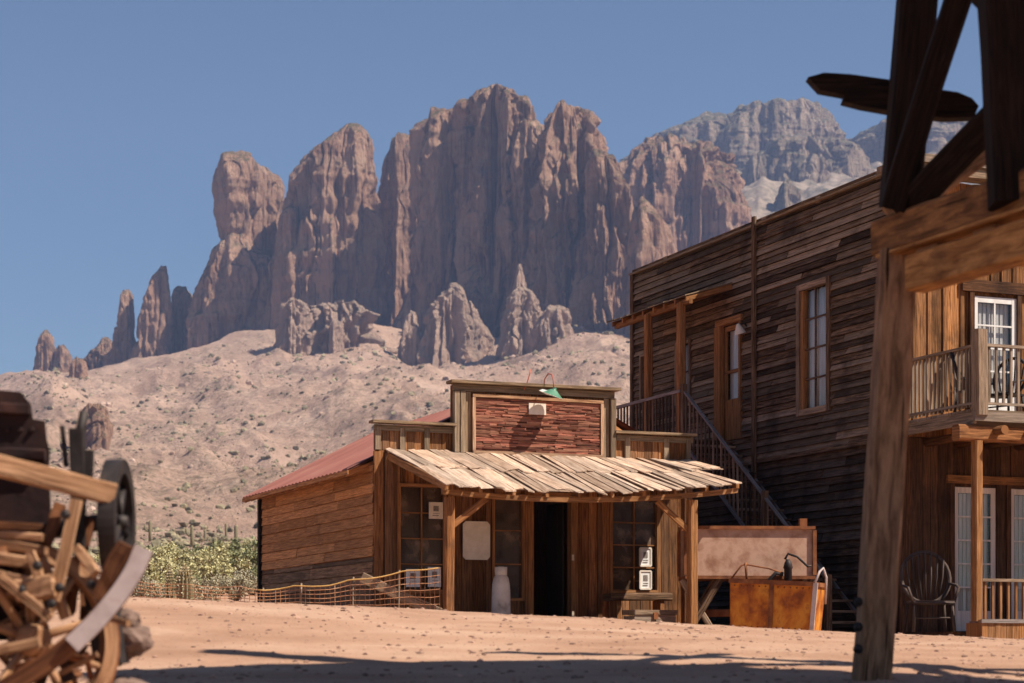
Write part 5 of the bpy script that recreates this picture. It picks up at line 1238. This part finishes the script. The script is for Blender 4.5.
# the long pole resting across
p0, p1 = at(-90, 446, 11.6), at(114, 495, 12.0)
w = MB(); w.beam((0, 0, 0), p1 - p0, .135, .12, (0, 1, 0), 8, .008, .14); o = w.build('timber_pole', M['wagon'], None, p0); tag(o, 'long pale squared timber resting across the broken wagon', 'timber pole')
# dark iron wheel standing on edge
iwc = at(117, 522, 12.3); r_i = .385; ir = empty('iron_wheel', (iwc.x, iwc.y, iwc.z - r_i), 0, 'dark iron flanged wheel standing edge on behind the long timber', 'iron wheel')
hubm = wheel(ir, (0, 0, r_i), (1, .02, 0), r_i - .014, 'hub', 6, .10, .075, ('iron', 'iron', 'iron', 'iron'), .05, .2)
w = MB(); w.beam((-.05, .05, r_i - .9 + .02), (-.1, .05, -.0), .2, .18, (0, 1, 0), 3); w.build('stand', M['iron'], ir)
w = MB(); w.beam((-.5, .1, r_i - .05), (-.02, .0, r_i), .1, .1, (0, 0, 1), 2); w.build('axle', M['iron'], ir)
# brake lever
bl = at(76, 470, 12.2)
w = MB(); w.beam((0, 0, -.5), (.02, 0, .25), .09, .06, (0, 1, 0), 3); w.plank((-.06, 0, .02), (-.085, 0, .27), (.014, 0, 0), (0, .012, 0)); w.plank((.05, 0, -.05), (.055, 0, .12), (.05, 0, 0), (0, .03, 0)); w.tube([(.0, 0, .1), (.05, 0, .36)], .03, 6)
o = w.build('brake_lever', M['iron'], None, bl); tag(o, 'dark iron lever standing upright between the rusted boiler and the iron wheel', 'lever')
# rusted boiler block at the edge
mb0 = at(-10, 520, 12.9); gm = hgt(mb0.x, 12.9)
bo = empty('rusted_boiler', (mb0.x, 12.9, gm), 0, 'dark maroon rusted iron boiler with broken stepped edge at the far left', 'boiler')
poly = [(-130, 398), (-60, 388), (0, 390), (21, 392), (27, 400), (31, 404), (33, 419), (45, 421), (47, 440), (50, 452), (49, 470), (51, 508), (40, 560), (40, 640), (-130, 640)]
w = MB(); w.prism([at(x, y, 12.6) - Vector((mb0.x, 12.9, gm)) for x, y in poly], (-.25, .9, 0)); w.build('shell', M['maroon'], bo)
w = MB()
for y in (406, 452): w.beam(at(-130, y, 12.58) - Vector((mb0.x, 12.9, gm)), at(30 if y < 420 else 46, y + 2, 12.58) - Vector((mb0.x, 12.9, gm)), .07, .06, (0, 1, 0), 5, .012)
for i in range(12): w.lathe([(.02, 0), (.014, .02)], at(-100 + i * 12, 430, 12.6) - Vector((mb0.x, 12.9, gm)), (0, -1, 0), 6)
w.build('band', M['maroon'], bo)
# stones by the wagon
for x, y, r, sd, lab in ((130, 642, .115, 4, 'rounded brown stone lying at the foot of the wagon'), (124, 622, .085, 9, 'dark stone on top of the brown stone beside the wagon'), (116, 652, .09, 14, 'small brown stone half buried beside the wagon wheel')):
    p = at(x, y, 12.4); w = MB(); w.blob((0, 0, 0), r, sd, 3, .3, (1.15, 1, .85)); o = w.build('stone', M['stone'], None, p); tag(o, lab, 'stone')
w = MB(); w.blob((0, 0, 0), .22, 21, 3, .25, (1.3, 1, .5)); p = at(122, 662, 12.5); p.z = hgt(p.x, p.y) - .02
o = w.build('stone', M['stone'], None, p); tag(o, 'broad flat stone under the other stones by the wagon', 'stone')

# ================================================================== haze, sky, sun, camera
w = MB(); w.box((-2600, -150, -40), (2600, 4100, 1060)); hz = w.build('haze', M['slope']); hz['kind'] = 'stuff'
hm = bpy.data.materials.new('haze_air'); hm.use_nodes = True; nt = hm.node_tree; nt.nodes.clear()
o_ = nd(nt, 'ShaderNodeOutputMaterial'); pv_ = nd(nt, 'ShaderNodeVolumePrincipled'); pv_.inputs['Color'].default_value = (.42, .58, 1.0, 1); pv_.inputs['Density'].default_value = .00009; pv_.inputs['Anisotropy'].default_value = 0.0
nt.links.new(pv_.outputs[0], o_.inputs['Volume']); hz.data.materials.clear(); hz.data.materials.append(hm)

SUN_EL, SUN_AZ = R(52), R(110)          # azimuth clockwise from the view direction (+Y): the sun stands to the right
world = bpy.data.worlds.new('World'); scene.world = world; world.use_nodes = True; nt = world.node_tree
bg = nt.nodes['Background']; sky = nd(nt, 'ShaderNodeTexSky', sky_type='NISHITA'); sky.sun_disc = False
sky.sun_elevation = SUN_EL; sky.sun_rotation = SUN_AZ; sky.air_density = 1.0; sky.dust_density = .6; sky.ozone_density = 5.0; sky.air_density = 1.05; sky.altitude = 500
nt.links.new(sky.outputs[0], bg.inputs['Color']); bg.inputs['Strength'].default_value = .05
sd_ = bpy.data.lights.new('sun', 'SUN'); sd_.energy = 5.0; sd_.angle = R(.53); sd_.color = (1.0, .90, .77)
so = bpy.data.objects.new('sun', sd_); COL.objects.link(so)
dirv = Vector((math.cos(SUN_EL) * math.sin(SUN_AZ), math.cos(SUN_EL) * math.cos(SUN_AZ), math.sin(SUN_EL)))
so.rotation_euler = dirv.to_track_quat('Z', 'Y').to_euler(); so.location = dirv * 100
cam = bpy.data.cameras.new('camera'); co = bpy.data.objects.new('camera', cam); COL.objects.link(co); scene.camera = co
cam.sensor_width = 36; cam.lens = 36 * F / 1024; cam.shift_y = (HY - 341.5) / 1024; co.location = (0, 0, ZC); co.rotation_euler = (R(90), 0, 0)
cam.clip_start = .1; cam.clip_end = 20000
cam.dof.use_dof = True; cam.dof.focus_distance = 44; cam.dof.aperture_fstop = 2.1
scene.view_settings.view_transform = 'Standard'; scene.view_settings.look = 'None'; scene.view_settings.gamma = 1; scene.view_settings.exposure = .74
scene.cycles.use_denoising = True; scene.cycles.max_bounces = 8; scene.cycles.diffuse_bounces = 4; scene.cycles.volume_bounces = 0; scene.cycles.transparent_max_bounces = 12
scene.cycles.caustics_reflective = False; scene.cycles.caustics_refractive = False
